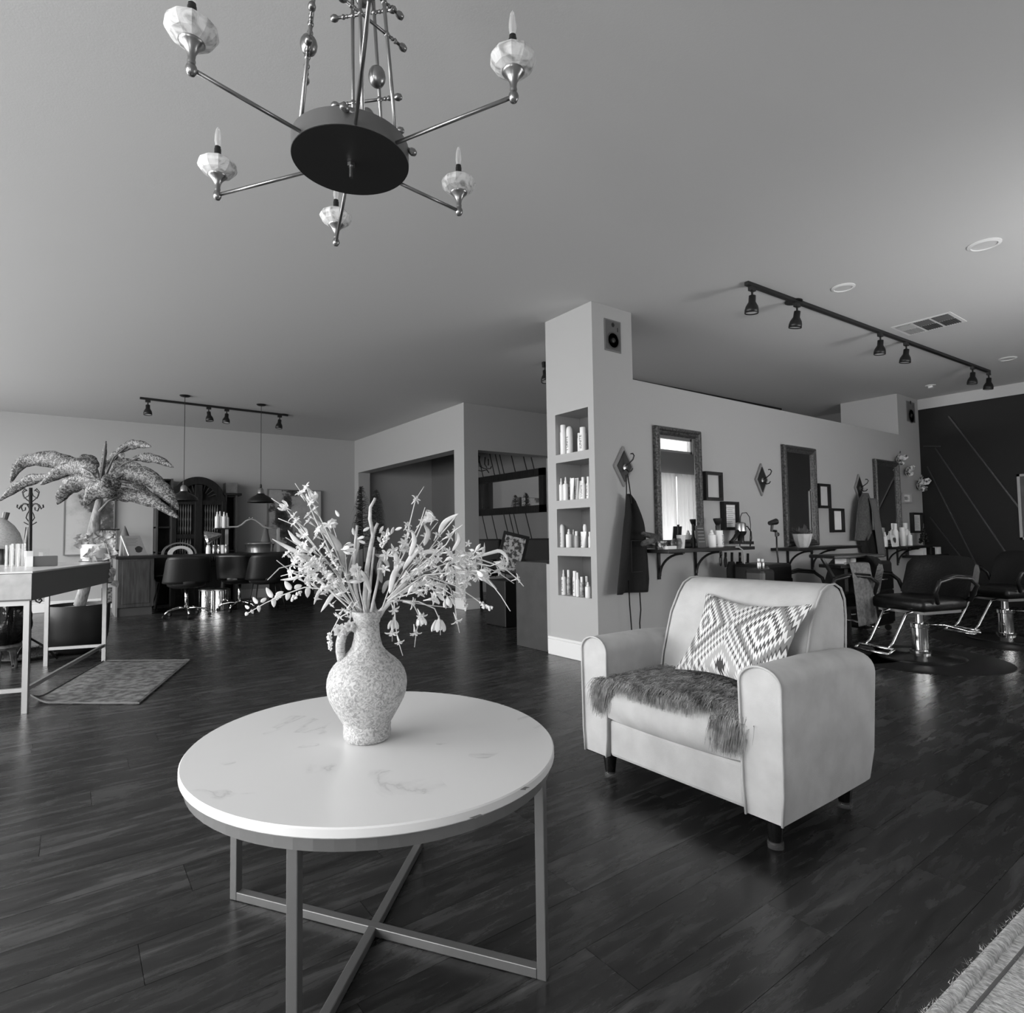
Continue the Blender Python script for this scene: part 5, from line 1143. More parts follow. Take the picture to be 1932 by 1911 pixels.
dbox(0, L_, -.01, .01, .13, .155).out('stretcher', g_, t); dbox(L_-.01, L_+.01, 0, W_, .13, .155).out('stretcher', g_, t); dbox(-.01, .01, 0, W_, .13, .155).out('stretcher', g_, t); dbox(-.012, .012, 0, W_, .66, .69).out('top_rail', g_, t)
TZd = .8725
def ondesk(px, py): return P(px, py, Z=TZd)
# pot with trailing vine
p = ondesk(177, 1059); p.z = TZd; t = thing('trailing_plant', p, 'leafy vine trailing from a ribbed white pot on the reception desk', 'plant')
G().lathe([(.075, 0), (.085, .006), (.085, .02), (.098, .03), (.102, .155), (.095, .155), (.093, .13)], 28, p).out('pot', white, t, smooth=2)
G().lathe([(.11, 0), (.115, .004), (.11, .006)], 28, p).out('saucer', mat('saucer', 110, .5), t)
G().lathe([(.001, .14), (.094, .141)], 16, p).out('soil', blackm, t)
vm_ = mat('pale_vine_leaf', 150, .5, g2=205, scale=20)
r = random.Random(11)
def vleaf(c, d, w_, par, m=vm_):
    d = Vector(d).normalized(); s_ = d.cross(Vector((r.uniform(-.4, .4), -1, r.uniform(-.4, .4)))).normalized(); n_ = s_.cross(d)*.15
    G().add([c, c+(d*.35+s_*.55)*w_, c+(d*.8+s_*.35)*w_+n_*w_, c+d*1.25*w_, c+(d*.8-s_*.35)*w_+n_*w_, c+(d*.35-s_*.55)*w_, c+d*.5*w_-n_*w_], [(0, 1, 6), (1, 2, 6), (2, 3, 6), (3, 4, 6), (4, 5, 6), (5, 0, 6)]).out('leaf', m, par, solid=.001)
for k in range(34):
    a_ = r.uniform(0, 6.28); c = p+Vector((.09*cos(a_), .07*sin(a_), r.uniform(.13, .24))); vleaf(c, (cos(a_), sin(a_)*.5, r.uniform(-.4, .7)), r.uniform(.035, .065), t)
for pts in ([(185, 1030), (200, 1025), (206, 1045), (210, 1075), (213, 1095)], [(178, 1035), (168, 1050), (172, 1065), (190, 1072)]):
    ps = [P(a, b, d=(p-EYE).dot(fw)-.12) for a, b in pts]; G().tube(ps, .003, 5).out('vine', vm_, t)
    for q in ps: vleaf(q, (r.uniform(-1, 1), 0, -.7), .06, t); vleaf(q+Vector((.01, 0, .02)), (r.uniform(-1, 1), 0, -.3), .05, t)
for k in range(22): c = P(r.uniform(188, 216), r.uniform(1002, 1045), d=(p-EYE).dot(fw)+.05); vleaf(c, (r.uniform(-1, 1), 0, r.uniform(-.8, .6)), .05, t)
# box and card holders
p = ondesk(84, 1068); hb = .075; t = thing('small_box', (p.x, p.y, TZd), 'small white and dark grey box on the front corner of the desk', 'box')
G().box((p.x+.0, p.y+.02, TZd+.038), (.15, .08, .074), atan2(du.y, du.x)-1.2).out('box_body', mat('grey_box', 92, .6), t, bevel=.002)
G().box((p.x-.09, p.y-.0, TZd+.038), (.04, .08, .076), atan2(du.y, du.x)-1.2).out('white_end', white, t)
G().box((p.x-.095, p.y+.02, TZd+.095), (.04, .05, .04), .3).out('stacked_block', white, t)
p = ondesk(75, 1060); p.y += .25; t = thing('card_holder', (p.x, p.y, TZd), 'clear card holder with white cards behind the small box', 'card holder')
G().box((p.x, p.y, TZd+.06), (.12, .03, .12), .1).out('holder', glass, t); G().box((p.x+.0, p.y, TZd+.05), (.03, .012, .07), .1).out('cards', white, t)
for i, (px, h) in enumerate(((16, .16), (27, .17), (38, .17))):
    p = ondesk(px, 1068); p.y += .02*i; t = thing('sign_holder', (p.x, p.y, TZd), ['clear acrylic display with white legs at the left end of the desk', 'second clear acrylic display from the left on the desk', 'tall narrow acrylic display right of the other two on the desk'][i], 'display stand', 'acrylic displays on the desk')
    G().box((p.x, p.y, TZd+h/2), (.035, .1, h), .3).out('panel', glass, t)
    G().box((p.x+.014, p.y-.04, TZd+h/2), (.012, .012, h), .3).box((p.x-.012, p.y-.04, TZd+h/2), (.008, .012, h), .3).out('edge_strip', white, t)
# dome lamp at the left edge
p = ondesk(4, 1066); p += Vector((-.02, .12, 0)); dl = (p-EYE).dot(fw); t = thing('dome_lamp', (p.x, p.y, TZd), 'large pale woven dome lamp cut off by the left edge', 'lamp')
G().lathe([(.165, .13), (.16, .19), (.14, .26), (.105, .32), (.06, .365), (.02, .385)], 28, (p.x-.02, p.y, TZd)).out('dome_shade', mat('woven_shade', 165, .8, g2=195, scale=60, stretch=(1, 1, 4), bump=.5), t, smooth=True)
G().lathe([(.07, 0), (.065, .02), (.05, .05), (.045, .16), (.02, .2), (.018, .3)], 20, (p.x+.02, p.y-.02, TZd)).out('lamp_base', black, t, smooth=2)
G().tube([(p.x+.02, p.y, TZd+.37), (p.x+.03, p.y, TZd+.43)], [.02, .024], 8).out('finial', mat('finial_grey', 70, .5), t)
# coat rack
cr = Vector((-.236, 6.95, 0)); dcr = (cr-EYE).dot(fw)
def cp_(px, py): return P(px, py, d=dcr)
cr = P(54, 1251, Z=0); dcr = (cr-EYE).dot(fw)
t = thing('coat_rack', cr, 'dark scrolled metal coat rack behind the reception desk', 'coat rack'); ir = mat('wrought_iron', 38, .45, metal=.5)
G().tube([cr, cp_(56, 1180), cp_(57, 1060), cp_(58, 920)], .013, 10).out('pole', ir, t, smooth=True)
def spiral(c, r0, a0, turns, n=22, sgn=1):
    out = []
    for i in range(n+1): u = i/n; a = a0+sgn*turns*2*pi*u; rr = r0*(1-.75*u); out.append((c[0]+rr*cos(a), c[1]-rr*sin(a)))
    return out
for sgn in (-1, 1):
    G().tube([cp_(58+sgn*x_, y_) for x_, y_ in [(1, 925), (4, 935), (12, 940), (15, 930), (8, 924), (12, 922)][::1]], .005, 6).out('scroll_arm', ir, t, smooth=True)
    G().tube([cp_(58+sgn*x_, y_) for x_, y_ in [(0, 948), (7, 943), (14, 936), (16, 928), (11, 922), (7, 926)]], .005, 6).out('scroll_arm', ir, t, smooth=True)
    G().tube([cp_(57+sgn*x_, y_) for x_, y_ in [(1, 960), (6, 952), (13, 950), (17, 957), (14, 964), (9, 962), (9, 957)]], .005, 6).out('scroll_arm', ir, t, smooth=True)
    G().tube([cp_(57+sgn*x_, y_) for x_, y_ in [(2, 952), (10, 950), (17, 953), (21, 960), (25, 957), (24, 952)]], .006, 6).out('scroll_arm', ir, t, smooth=True)
    G().tube([cp_(57+sgn*x_, y_) for x_, y_ in [(1, 962), (6, 970), (8, 977), (3, 984), (0, 988)]], .005, 6).out('scroll_arm', ir, t, smooth=True)
    G().tube([cp_(57+sgn*x_, y_) for x_, y_ in [(0, 990), (5, 989), (9, 987), (12, 985)]], .005, 6).out('scroll_arm', ir, t, smooth=True)
    G().tube([cp_(55+sgn*x_, y_) for x_, y_ in [(0, 1115), (8, 1126), (14, 1135), (20, 1137), (24, 1133), (21, 1129), (18, 1132)]], .007, 6).out('scroll_arm', ir, t, smooth=True)
g = G()
for a_ in (0, 2.09, 4.19): g.tube([cr+Vector((0, 0, .22)), cr+Vector((.12*cos(a_), .12*sin(a_), .12)), cr+Vector((.2*cos(a_), .2*sin(a_), .012))], .009, 6)
g.out('tripod_foot', ir, t, smooth=True)
o = cloth('hanging_scarf', [(cp_(50, 994).z, cp_(46, 994).x, cp_(58, 994).x), (cp_(50, 1020).z, cp_(43, 1020).x, cp_(57, 1020).x), (cp_(50, 1062).z, cp_(41, 1060).x, cp_(57, 1060).x)], cp_(55, 1020).y+.12, mat('grey_scarf', 100, .9, g2=165, scale=6, stretch=(6, 1, 1)), 'grey scarf hanging from the coat rack', 'scarf', .05, 3, 9)
# black glossy bag and bench, furry rug
p = P(15, 1262, Z=0); dbg = (p-EYE).dot(fw); g = G(); r2 = random.Random(4)
def bagf(u, v):
    a = u*2*pi; h = v; rr = .17*(sin(pi*min(1, .12+h*.88))**.6)*(1+.13*sin(3*a+4*h)+.1*sin(7*a-3*h)+.06*sin(13*a)); return Vector((p.x-.04+rr*cos(a), p.y+rr*sin(a)*.8, .0+.44*h))
g.grid(bagf, 40, 16); o = g.out('black_bag', mat('gloss_black_plastic', 14, .12, bump=.8, bscale=12), smooth=True)
for v_ in o.data.vertices: v_.co.z += .206
tag(o, 'crumpled glossy black bag under the left end of the desk', 'bag')
t = thing('patterned_stool', (p.x-.05, p.y, 0), 'narrow patterned stool under the glossy black bag at the left edge', 'stool')
G().lathe([(.13, .17), (.15, .19), (.13, .205)], 20, (p.x-.05, p.y, 0)).out('stool_seat', mat('bark_pattern', 50, .7, g2=110, scale=18), t, smooth=2)
for k in range(3): a_ = k*2.09+.4; G().tube([(p.x-.05+.08*cos(a_), p.y+.08*sin(a_), .18), (p.x-.05+.1*cos(a_), p.y+.1*sin(a_), 0)], [.03, .018], 8).out('leg', mat('bark_pattern', 50, .7, g2=110, scale=18), t)
a, b = P(20, 1262, Z=0), P(78, 1214, Z=0); g = G(); rf = random.Random(8)
c0 = P(45, 1238, Z=0)
def hidef(u, v): a_ = u*2*pi; rr = .36*v*(1+.12*sin(3*a_)+.06*sin(7*a_)); return c0+Vector((rr*cos(a_), rr*sin(a_)*.9, .02+.02*(1-v)))
t = thing('hide_rug', c0, 'small dark furry hide rug on the floor behind the desk legs', 'rug')
G().grid(hidef, 30, 4).out('hide', mat('dark_hide', 62, .9), t, solid=.01)
g = G()
for _ in range(2500): 
    q = hidef(rf.random(), rf.random()**.5); d = Vector((rf.uniform(-1, 1), rf.uniform(-1, 1), rf.uniform(.1, .7))).normalized()*.05; s_ = Vector((.0025, .001, 0)); g.add([q-s_, q+s_, q+d], [(0, 1, 2)])
g.out('hair', mat('dark_fur', 74, .9), t, kind='stuff')
t = thing('low_bench', P(10, 1150, d=6.6), 'dark wooden bench with a curved underside behind the desk, left edge', 'bench')
a, b = P(0, 1168, Z=0), P(46, 1152, Z=0); c = P(8, 1150, Y=7.2)
yb0 = 7.0; x0_, x1_ = P(-60, 1150, Y=yb0).x, P(46, 1150, Y=yb0).x
G().bb(x0_, x1_, yb0, yb0+.45, .34, .4).out('bench_seat', darkwood, t, bevel=.01)
for xx in (x0_+.05, x1_-.08): G().bb(xx, xx+.05, yb0+.03, yb0+.42, 0, .34).out('leg', darkwood, t)
# small rug
t = thing('faded_rug', P(200, 1290, Z=0), 'small faded grey patterned rug on the floor by the reception desk', 'rug')
rq = [P(58, 1328, Z=0), P(262, 1329, Z=0), P(358, 1247, Z=0), P(196, 1248, Z=0)]
def rg(u, v):
    p = rq[0].lerp(rq[1], u).lerp(rq[3].lerp(rq[2], u), v); cu = max(0, 1-u*5)*max(0, 1-v*6); return p+Vector((0, 0, .006+.05*cu*cu))
rugb = mat('faded_rug_pattern', 66, .95, g2=112, scale=16, detail=10, thr=(.40, .60), bump=.3, bscale=90)
G().grid(rg, 24, 24).out('rug_field', rugb, t, smooth=True, solid=.005)
g = G(); bp_ = [rg(i/24, 0) for i in range(25)]+[rg(1, i/24) for i in range(1, 25)]+[rg(1-i/24, 1) for i in range(1, 25)]+[rg(0, 1-i/24) for i in range(1, 25)]
g.tube([q+Vector((0, 0, .003)) for q in bp_], .0045, 6).out('bound_edge', mat('rug_edge', 105, .9), t)
# ================================================================== palm in a dark planter
pc = P(146, 1237, Z=0); pc += pc.normalized()*.24; pc.z = 0; dp = (pc-EYE).dot(fw); k_ = dp/F
t = thing('giant_potted_palm', pc, 'huge mottled banana-leaf plant in a black round planter behind the desk', 'plant')
hp_ = P(146, 1140, d=dp).z
G().lathe([(r*.92, z) for r, z in [(.17, 0), (.21, .03), (.25, .09), (.268, .17), (.275, .30), (.28, hp_-.01), (.272, hp_), (.26, hp_), (.255, hp_-.04)]], 40, pc).out('planter', mat('planter_black', 26, .55), t, smooth=2)
G().lathe([(.001, hp_-.035), (.232, hp_-.034)], 24, pc).out('gravel', mat('gravel', 120, .9, g2=190, scale=50), t)
def pp(x, y, dd=0): return P(x, y, d=dp+dd)
tr = [(150, 1142), (158, 1115), (166, 1080), (171, 1040), (177, 1000), (183, 965), (189, 935), (192, 915)]
G().tube([pp(*q) for q in tr], [.05, .048, .05, .055, .05, .036, .026, .018], 12).out('trunk', mat('palm_trunk', 110, .85, g2=165, scale=14, stretch=(3, 3, 1), bump=.6), t, smooth=True)
stalkm = mat('palm_stalk', 95, .6)
def wprof(a):  # blade begins after the stalk portion a
    return lambda u: 0.05 if u < a else max(.03, sin(pi*((u-a)/(1-a))**.75)**.7)
for k, (sp, w_, a_, dd) in enumerate((
    ([(191, 912), (196, 865), (200, 832)], 12, 0, 0), ([(193, 912), (215, 862), (240, 842), (262, 838), (286, 843)], 25, .3, .2),
    ([(195, 912), (232, 876), (262, 864), (295, 866), (328, 882)], 24, .4, -.1), ([(196, 910), (215, 890), (235, 878), (268, 882)], 40, .25, .3),
    ([(196, 912), (215, 905), (234, 894), (282, 902), (318, 935), (337, 962)], 42, .22, -.35), ([(187, 965), (205, 945), (232, 933), (285, 945), (338, 978)], 34, .28, -.45),
    ([(196, 915), (222, 908), (248, 912), (285, 935), (305, 948)], 24, .2, .1), ([(186, 912), (165, 893), (130, 873), (85, 866), (40, 874), (20, 911)], 40, .22, -.1),
    ([(186, 910), (172, 892), (155, 882), (118, 888), (76, 915)], 44, .15, -.5), ([(185, 912), (120, 900), (70, 902), (35, 917), (-3, 946)], 26, .35, -.2),
    ([(190, 914), (172, 908), (145, 910), (122, 928), (108, 952)], 42, .1, -.45), ([(192, 916), (205, 910), (195, 922), (175, 932), (160, 955)], 50, .05, -.6),
    ([(190, 912), (184, 888), (176, 872), (160, 864), (148, 870)], 26, .3, .3), ([(195, 912), (205, 880), (222, 860), (235, 862)], 28, .25, .4))):
    leaf(sp, w_*k_*.74, leafm, dd=dd, parent=t, d0=dp, n=26, fold=.1, pfn=wprof(a_))
    pts = [P(x, y, d=dp+dd*(1-i/(len(sp)-1)*.3)) for i, (x, y) in enumerate(sp)]
    G().tube(pts[:3], [.012, .009, .006], 6).out('leaf_stalk', stalkm, t, smooth=True)
# ================================================================== manicure counter and rear wall
YC = 10.0
t = thing('manicure_counter', (.55, YC, 0), 'long dark-topped manicure counter with a panelled wooden end cabinet', 'counter')
xa, xb = P(222, 1100, Y=YC).x, P(292, 1100, Y=YC).x
G().bb(xa, xb-.01, YC, YC+.75, .12, .80).out('end_cabinet', deskwood, t, bevel=.003)
G().bb(xa+.05, xb-.06, YC-.008, YC+.002, .17, .77).out('end_panel', deskwood, t, bevel=.004)
G().bb(xa+.005, xb-.03, YC+.03, YC+.7, 0, .12).out('plinth', mat('plinth_wood', 62, .5), t)
G().bb(xa-.025, xa, YC-.0, YC+.75, 0, .80).out('side_board', mat('pale_side_board', 120, .5), t)
G().bb(xa-.03, 3.35, YC-.02, YC+.78, .80, .84).out('counter_top', mat('dark_top', 28, .3), t, bevel=.004)
for px in (422,):
    x_ = P(px, 1100, Y=YC+.1).x
    G().lathe([(.035, 0), (.04, .03), (.025, .06), (.03, .2), (.045, .3), (.03, .45), (.025, .6), (.04, .66), (.045, .8)], 16, (x_, YC+.12, 0)).out('turned_leg', darkwood, t, smooth=True)
G().bb(2.75, 3.3, YC+.05, YC+.7, 0, .8).out('far_cabinet', darkwood, t)
# bucket chairs
def bucket(x, y, rz, label, m, base_='star', grp='bucket chairs at the counter'):
    t = thing('bucket_chair', (x, y, 0), label, 'chair', grp); R = Matrix.Rotation(rz, 3, 'Z'); o = Vector((x, y, 0))
    def fin(g, nm, mm, **k): g.v = [o+R @ v for v in g.v]; return g.out(nm, mm, t, **k)
    g = G()
    def sh(u, v):
        a = (u-.5)*pi*1.1; rr = .27*(1-.06*(1-v)); top = .84-.03*(abs(u-.5)*2)**2-.16*max(0, abs(u-.5)*2-.55)**1.2/.45**1.2
        z = .47+(top-.47)*v; k2 = 1/(abs(sin(a))**3.2+abs(cos(a))**3.2)**(1/3.2); return Vector((rr*sin(a)*k2*(1.04-.14*v), rr*cos(a)*k2*.80+.07*v, z))
    g.grid(sh, 24, 10); fin(g, 'seat_shell', m, smooth=True, solid=.03)
    fin(G().lathe([(.18, .40), (.235, .43), (.25, .49), (.22, .52), (.001, .53)], 28), 'seat_cushion', m, smooth=True)
    if base_ == 'star':
        fin(G().tube([(0, 0, .1), (0, 0, .42)], .024, 12), 'gas_column', chrome, smooth=True)
        for k in range(5):
            a = k*2*pi/5+.3; e = Vector((cos(a), sin(a), 0))
            l_ = fin(G().tube([Vector((0, 0, .12)), e*.12+Vector((0, 0, .125)), e*.24+Vector((0, 0, .10)), e*.28+Vector((0, 0, .06))], .014, 8), 'star_leg', chrome, smooth=True)
            q = o+R @ (e*.29); G().lathe([(.022, -.016), (.025, 0), (.022, .016)], 12, (q.x, q.y, .0255), (R @ e).cross(Vector((0, 0, 1)))).out('caster', blackm, l_, smooth=2)
    else:
        for sx in (-1, 1):
            for sy in (-1, 1): fin(G().tube([(sx*.15, sy*.12, .42), (sx*.22, sy*.22, 0)], .009, 8), 'leg', black, smooth=True)
    return t
seatm = mat('dark_grey_leather', 27, .45); seatb = mat('black_seat', 16, .35)
def cpos(px, y): d = P(px, 1100, Y=y); return d.x
def unrot(px, y): return atan2(cpos(px, y), y)
bucket(cpos(352, 9.35), 9.35, pi-.0*1, 'dark grey bucket chair on a chrome star base in front of the counter, left', seatm)
bucket(cpos(503, 9.25), 9.25, pi, 'dark grey bucket chair on thin legs in front of the counter, behind the flowers', seatm, 'legs')
for o in [o for o in col.objects if o.name.startswith('bucket_chair')]: pass
bucket(cpos(322, 10.72), 10.74, 0, 'black bucket chair behind the counter on the left, before the doors', seatb, 'legs')
bucket(cpos(452, 9.62), 9.62, 2.5, 'glossy black bucket chair with a bright frame edge beside the steel bins', seatb, 'star')
for i, px in enumerate((394, 421)):
    p = P(px, 1152, Z=0); t = thing('steel_bin', (p.x, p.y+.12, 0), ['shiny steel pedal bin under the counter, left', 'shiny steel pedal bin under the counter, right, behind the turned leg'][i], 'bin', 'steel bins under the counter')
    G().lathe([(.115, .0), (.118, .02), (.118, .29), (.11, .295)], 28, (p.x, p.y+.12, 0)).out('bin_body', chrome, t, smooth=2)
    G().lathe([(.12, .29), (.122, .31), (.09, .325), (.001, .33)], 28, (p.x, p.y+.12, 0)).out('bin_lid', steel, t, smooth=2)
# things on the counter
def onc(px, y=YC+.3): return Vector((P(px, 1050, Y=y).x, y, .8405))
p = onc(243, YC+.25); t = thing('a_frame_sign', p, 'white-edged A-frame price sign with a dark head-shaped print on the counter', 'sign')
M1 = frame_m(p+Vector((.0, -.02, 0)), (1, 0, 0), (-.0, .35, 1))
G().prism([(0, 0), (.23, 0), (.14, .30), (-.09, .30)], M1, .01).out('sign_panel', mat('sign_grey', 120, .6), t)
G().bar(M1 @ Vector((-.0, 0, .012)), M1 @ Vector((-.09, .30, .012)), .02, .012).out('white_edge', white, t)
G().bar(M1 @ Vector((-.09, .3, 0)), p+Vector((-.1, .22, 0)), .02, .012).out('rear_leg', white, t)
G().prism([(.12+.045*cos(a)*(1+.15*sin(5*a)), .09+.05*sin(a)) for a in [2*pi*i/16 for i in range(16)]], M1, .0125).out('printed_mark', blackm, t)
g = G()
for i in range(6): g.bar(M1 @ Vector((-.03+.0*i, .15+.022*i, .0115)), M1 @ Vector((.09+.02*(i % 2), .15+.022*i, .0115)), .003, .003)
g.out('printed_lines', mat('sign_print', 75, .8), t)
def cone_lamp(px, py0, py1, y, label, w_=.07):
    a, b = P(px, py0, Y=y), P(px+1, py1, Y=y); t = thing('cone_lamp', (b.x, y, b.z), label, 'lamp', 'small cone shade lamps')
    G().lathe([(w_, 0), (w_*.25, (a.z-b.z)*.85), (w_*.15, (a.z-b.z)*.9), (w_*.1, a.z-b.z)], 20, b).out('cone_shade', mat('felt_grey', 105, .8), t, smooth=2)
    G().tube([(b.x, y, b.z), (b.x, y, .8415 if y < 10.8 else b.z-.3)], .008, 6).out('lamp_stem', mat('stem_g', 130, .5), t)
cone_lamp(234, 992, 1015, YC+.5, 'small grey cone-shaded lamp behind the A-frame sign')
cone_lamp(500, 990, 1022, YC+.5, 'small grey cone-shaded lamp under the arched rail', .08)
# side shelf with baskets left of the counter
xs0, xs1, ysf = P(202, 1100, Y=10.9).x, P(221, 1100, Y=10.9).x, 10.9
t = thing('basket_shelf', ((xs0+xs1)/2, ysf, 0), 'narrow wire shelf stacked with dark baskets left of the counter', 'shelf unit')
for x_ in (xs0-.05, xs1-.02): G().bb(x_-.01, x_+.01, ysf, ysf+.02, 0, 1.25).out('upright', mat('shelf_grey', 120, .5), t)
for z in (.12, .42, .66, .9, 1.22): G().bb(xs0-.1, xs1+.02, ysf-.02, ysf+.35, z, z+.02).out('shelf_tier', black, t)
for z in (.14, .44, .68): G().bb(xs0-.06, xs1, ysf, ysf+.3, z, z+.2).out('basket', mat('wicker', 40, .8, g2=130, scale=30, thr=(.4, .6), bump=.5), t, bevel=.01)
for i, (px, h) in enumerate(((216, .2),)): p = onc(217, YC+.05); 
x_ = P(217, 1030, Y=10.95).x; bottle(x_, 11.0, .92, .22, .028, 'spray', 'white spray bottle on the wire shelf beside the sign', 'bottles on the counter')
# carousel of bottles with tinsel on the counter
for i, (px, h, dx) in enumerate(((409, .30, 0), (415, .31, .0), (422, .3, .0), (428, .28, 0))):
    p = onc(px); bottle(p.x, YC+.30+.03*(i % 2), 1.235, h*.85, .032, 'spray', ['white bottle at the left end of the raised shelf', 'tall white bottle second on the raised shelf', 'white bottle third on the raised shelf', 'white bottle at the right of the group on the raised shelf'][i], 'bottles on the raised rail shelf')
t = thing('arched_rail', onc(465), 'pale raised shelf rail with an arch in its middle standing on the counter', 'rail'); rl = mat('pale_rail', 170, .5)
pr = [(404, 998), (412, 995), (448, 994), (456, 990), (464, 983), (473, 979), (482, 981), (490, 987), (497, 993), (506, 996), (527, 997)]
G().tube([P(a, b, Y=YC+.3) for a, b in pr], .014, 8).out('arched_bar', rl, t, smooth=True)
a = P(404, 998, Y=YC+.3); b = P(432, 996, Y=YC+.3)
G().bb(a.x, b.x, YC+.22, YC+.42, 1.215, 1.233).out('raised_board', black, t)
for px in (428, 525): a = P(px, 996, Y=YC+.3); G().bb(a.x-.02, a.x+.02, YC+.28, YC+.32, .8405, a.z).out('post', rl, t)
for sx in (471, 477): G().sph(P(sx, 977, Y=YC+.3), .016, 8).out('knob', steel, t, smooth=True)
p = onc(398, YC+.2); t = thing('tinsel_bouquet', (p.x, p.y, 1.0), 'shiny foil wrapped bunch leaning under the raised shelf', 'bouquet')
R_ = frame_m(P(412, 1010, Y=YC+.15), P(412, 1010, Y=YC+.15)-P(392, 1012, Y=YC+.15), (0, 0, 1))
g = G(); q0, q1 = P(418, 1008, Y=YC+.15), P(392, 1014, Y=YC+.15)
g.lathe([(.01, 0), (.03, .03), (.06, .1), (.11, .2), (.115, .22), (.08, .19)], 11, q0, (q1-q0)); g.out('foil_wrap', mat('foil', 200, .2, metal=.8, bump=1, bscale=25), t)
G().tube([P(416, 1010, Y=YC+.2), P(418, 1050, Y=YC+.2)], .012, 8).out('stand_rod', black, t)
for i, px in enumerate((393, 404, 413, 420, 427)):
    p = onc(px, YC+.15); tag(G().lathe([(.032, 0), (.035, .01), (.034, .1), (.026, .11), (.026, .13)], 14, p).out('counter_jar', [white, steel, chrome, white, steel][i], smooth=2), ['white labelled jar at the left of the counter group', 'steel tin second in the counter group', 'shiny jar in the middle of the counter group', 'white bottle fourth in the counter group', 'small steel jar at the right of the counter group'][i], 'jar')
p = onc(490, YC+.45); t = thing('steel_bowl', p, 'large shiny upturned steel bowl on the far part of the counter', 'bowl')
G().lathe([(.21, 0), (.215, .06), (.225, .12), (.24, .135), (.235, .15), (.15, .17), (.04, .175), (.001, .176)], 32, p).out('bowl_body', mat('pale_steel', 205, .22, metal=.9), t, smooth=2)
p = onc(340, YC+.35); t = thing('nail_lamp', p, 'white arched nail lamp on the counter before the doors', 'nail lamp')
g = G()
for (r0, r1, m_, nm, dy) in ((.10, .15, mat('pearl_shell', 190, .25), 'shell', 0), (.19, .212, mat('chrome_arc', 140, .3, metal=1), 'outer_arc', .12)):
    g = G(); n = 20; vs = []
    for i in range(n+1):
        a = pi*i/n
        for r_, y_ in ((r0, -.06), (r1, -.06), (r1, .06), (r0, .06)): vs.append(p+Vector((r_*cos(a)*1.1, y_+dy, r_*sin(a)*.85)))
    g.add(vs, [(4*i+j, 4*i+(j+1) % 4, 4*i+4+(j+1) % 4, 4*i+4+j) for i in range(n) for j in range(4)]).out(nm, m_, t, smooth=2)
# arched door armoire
YA = 11.05
def ax_(px): return P(px, 1000, Y=YA).x
def az_(py, px=375): return P(px, py, Y=YA).z
t = thing('arched_armoire', (ax_(373), YA, 0), 'dark carved armoire with arched spindle doors and side shelves on the rear wall', 'armoire')
xL, xR_, xm = ax_(328), ax_(422), ax_(374); zs = az_(945); ra = (xR_-xL)/2
G().bb(xL, xR_, YA+.05, YB-.02, 0, zs).out('cabinet_back', blackm, t)
def arcpts(r0, r1, n=24):
    return [(r1*cos(pi*i/n), r1*sin(pi*i/n)) for i in range(n+1)]+[(r0*cos(pi*i/n), r0*sin(pi*i/n)) for i in range(n, -1, -1)]
Ma = frame_m((xm, YA+.05, zs), (1, 0, 0), (0, 0, 1))
G().prism([((ra)*cos(pi*i/24), (ra)*sin(pi*i/24)) for i in range(25)], frame_m((xm, YB-.02, zs), (1, 0, 0), (0, 0, 1)), .3).out('arch_back', blackm, t)
n_ = 24; g = G()
for i in range(n_):
    q = []
    for a in (pi*i/n_, pi*(i+1)/n_):
        for r_ in (ra-.09, ra+.03):
            for y_ in (YA-.03, YA+.06): q.append(Vector((xm+r_*cos(a), y_, zs+r_*sin(a))))
    g.add(q, [(0, 1, 3, 2), (4, 6, 7, 5), (0, 4, 5, 1), (2, 3, 7, 6), (0, 2, 6, 4), (1, 5, 7, 3)])
g.out('arch_moulding', darkwood, t)
for x_, w_ in ((xL, .07), (xR_, .07), (xm, .11)): G().bb(x_-w_/2, x_+w_/2, YA-.03, YA+.05, 0, zs+(ra-.1 if x_ == xm else 0)).out('stile', darkwood, t, bevel=.004)
for z in (zs-.06, zs-.62, .62, .1): G().bb(xL, xR_, YA-.01, YA+.05, z, z+.07).out('rail', darkwood, t)
spm = mat('spindle_wood', 58, .45)
for z0, z1 in ((zs-.55, zs-.06), (.7, zs-.62)):
    for side in (-1, 1):
        for k in range(6):
            x_ = xm+side*(.09+(ra-.15)*(k+.5)/6); h = z1-z0
            G().lathe([(.01, 0), (.012, h*.1), (.018, h*.2), (.009, h*.3), (.014, h*.45), (.02, h*.5), (.014, h*.55), (.009, h*.7), (.018, h*.8), (.012, h*.9), (.01, h)], 8, (x_, YA+.02, z0)).out('spindle', spm, t, smooth=True)
for side in (-1, 1):
    for k in range(4):
        a = radians(22+k*18); d = Vector((side*cos(a), 0, sin(a))); c = Vector((xm+side*.04, YA+.02, zs+.03)); G().tube([c+d*.12, c+d*(ra-.1)], [.006, .012], 6).out('sun_ray_spoke', spm, t)
G().bb(xL, xR_, YA-.005, YA+.05, .17, .62).out('lower_panel', darkwood, t, bevel=.01)
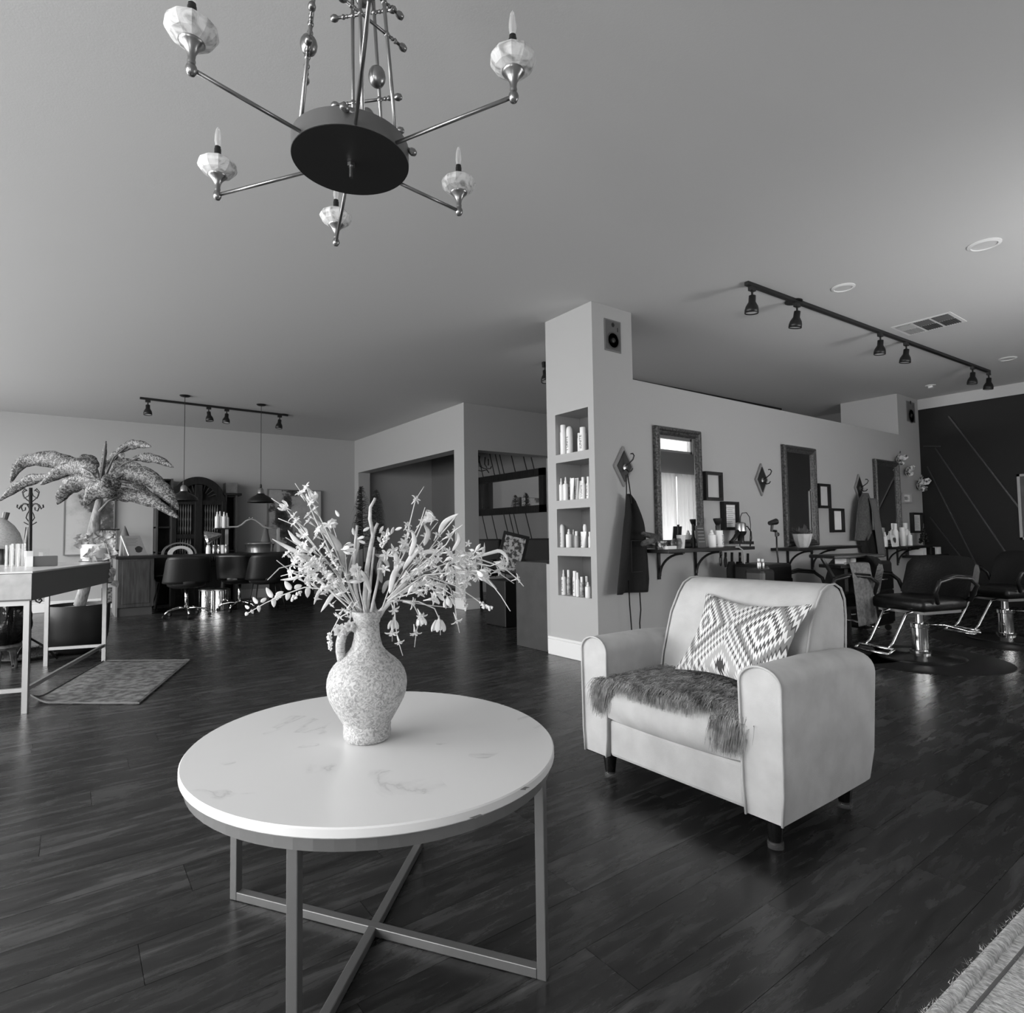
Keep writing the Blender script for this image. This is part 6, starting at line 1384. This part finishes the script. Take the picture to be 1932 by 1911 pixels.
for a_, b_, nm in ((ax_(294), ax_(326), 'left'), (ax_(424), ax_(448), 'right')):
    zt = az_(933) if nm == 'right' else az_(905); s_ = mat('side_frame_wood', 62, .5)
    u_ = thing('side_unit', ((a_+b_)/2, YA, 0), 'x', 'x'); del u_['label']; del u_['category']; u_.parent = t; u_.location = Vector(((a_+b_)/2, YA, 0))-t.location
    G().bb(a_, b_, YB-.1, YB-.02, 0, zt).out('unit_back', blackm, u_)
    for x_ in (a_, b_-.03): G().bb(x_, x_+.03, YA, YB-.05, 0, zt).out('unit_side', s_, u_)
    for z in (.0, .45, .85, 1.25, zt-.03): G().bb(a_, b_, YA+.02, YB-.05, z, z+.025).out('unit_shelf', darkwood, u_)
    if nm == 'right': G().bb(a_-.04, b_+.06, YA-.03, YB-.05, zt, zt+.04).out('cornice', darkwood, u_)
x0_, x1_ = ax_(427), ax_(449); zt = az_(933)+.042
tag(G().bb(x0_, x1_, YA+.05, YA+.3, zt, zt+.18).out('storage_crate', mat('grey_crate', 92, .7, g2=125, scale=8), bevel=.004), 'grey crate on top of the armoire right side', 'crate')
# speaker box left of the arch
# paintings
def painting(px0, py0, px1, py1, m, label, Y=YB-.03):
    a, b = P(px0, py0, Y=Y), P(px1, py1, Y=Y); c = (a+b)/2; t = thing('canvas_painting', (c.x, YB, c.z), label, 'painting', 'canvas paintings on the rear wall')
    G().bb(a.x, b.x, Y-.02, YB-.001, b.z, a.z).out('canvas', m, t)
    g = G()
    for q in ((a.x-.015, a.x, b.z, a.z), (b.x, b.x+.015, b.z, a.z), (a.x-.015, b.x+.015, a.z, a.z+.015), (a.x-.015, b.x+.015, b.z-.015, b.z)): g.bb(q[0], q[1], Y-.03, YB-.001, q[2], q[3])
    g.out('thin_frame', mat('thin_grey_frame', 120, .5), t)
painting(124, 900, 213, 1044, art_mat('art_left', 3.1, -.25), 'large abstract canvas with a dark ink cascade behind the palm')
painting(506, 924, 604, 1075, art_mat('art_right', 7.7, .15), 'large abstract canvas with dark branching ink right of the pendant lamp')
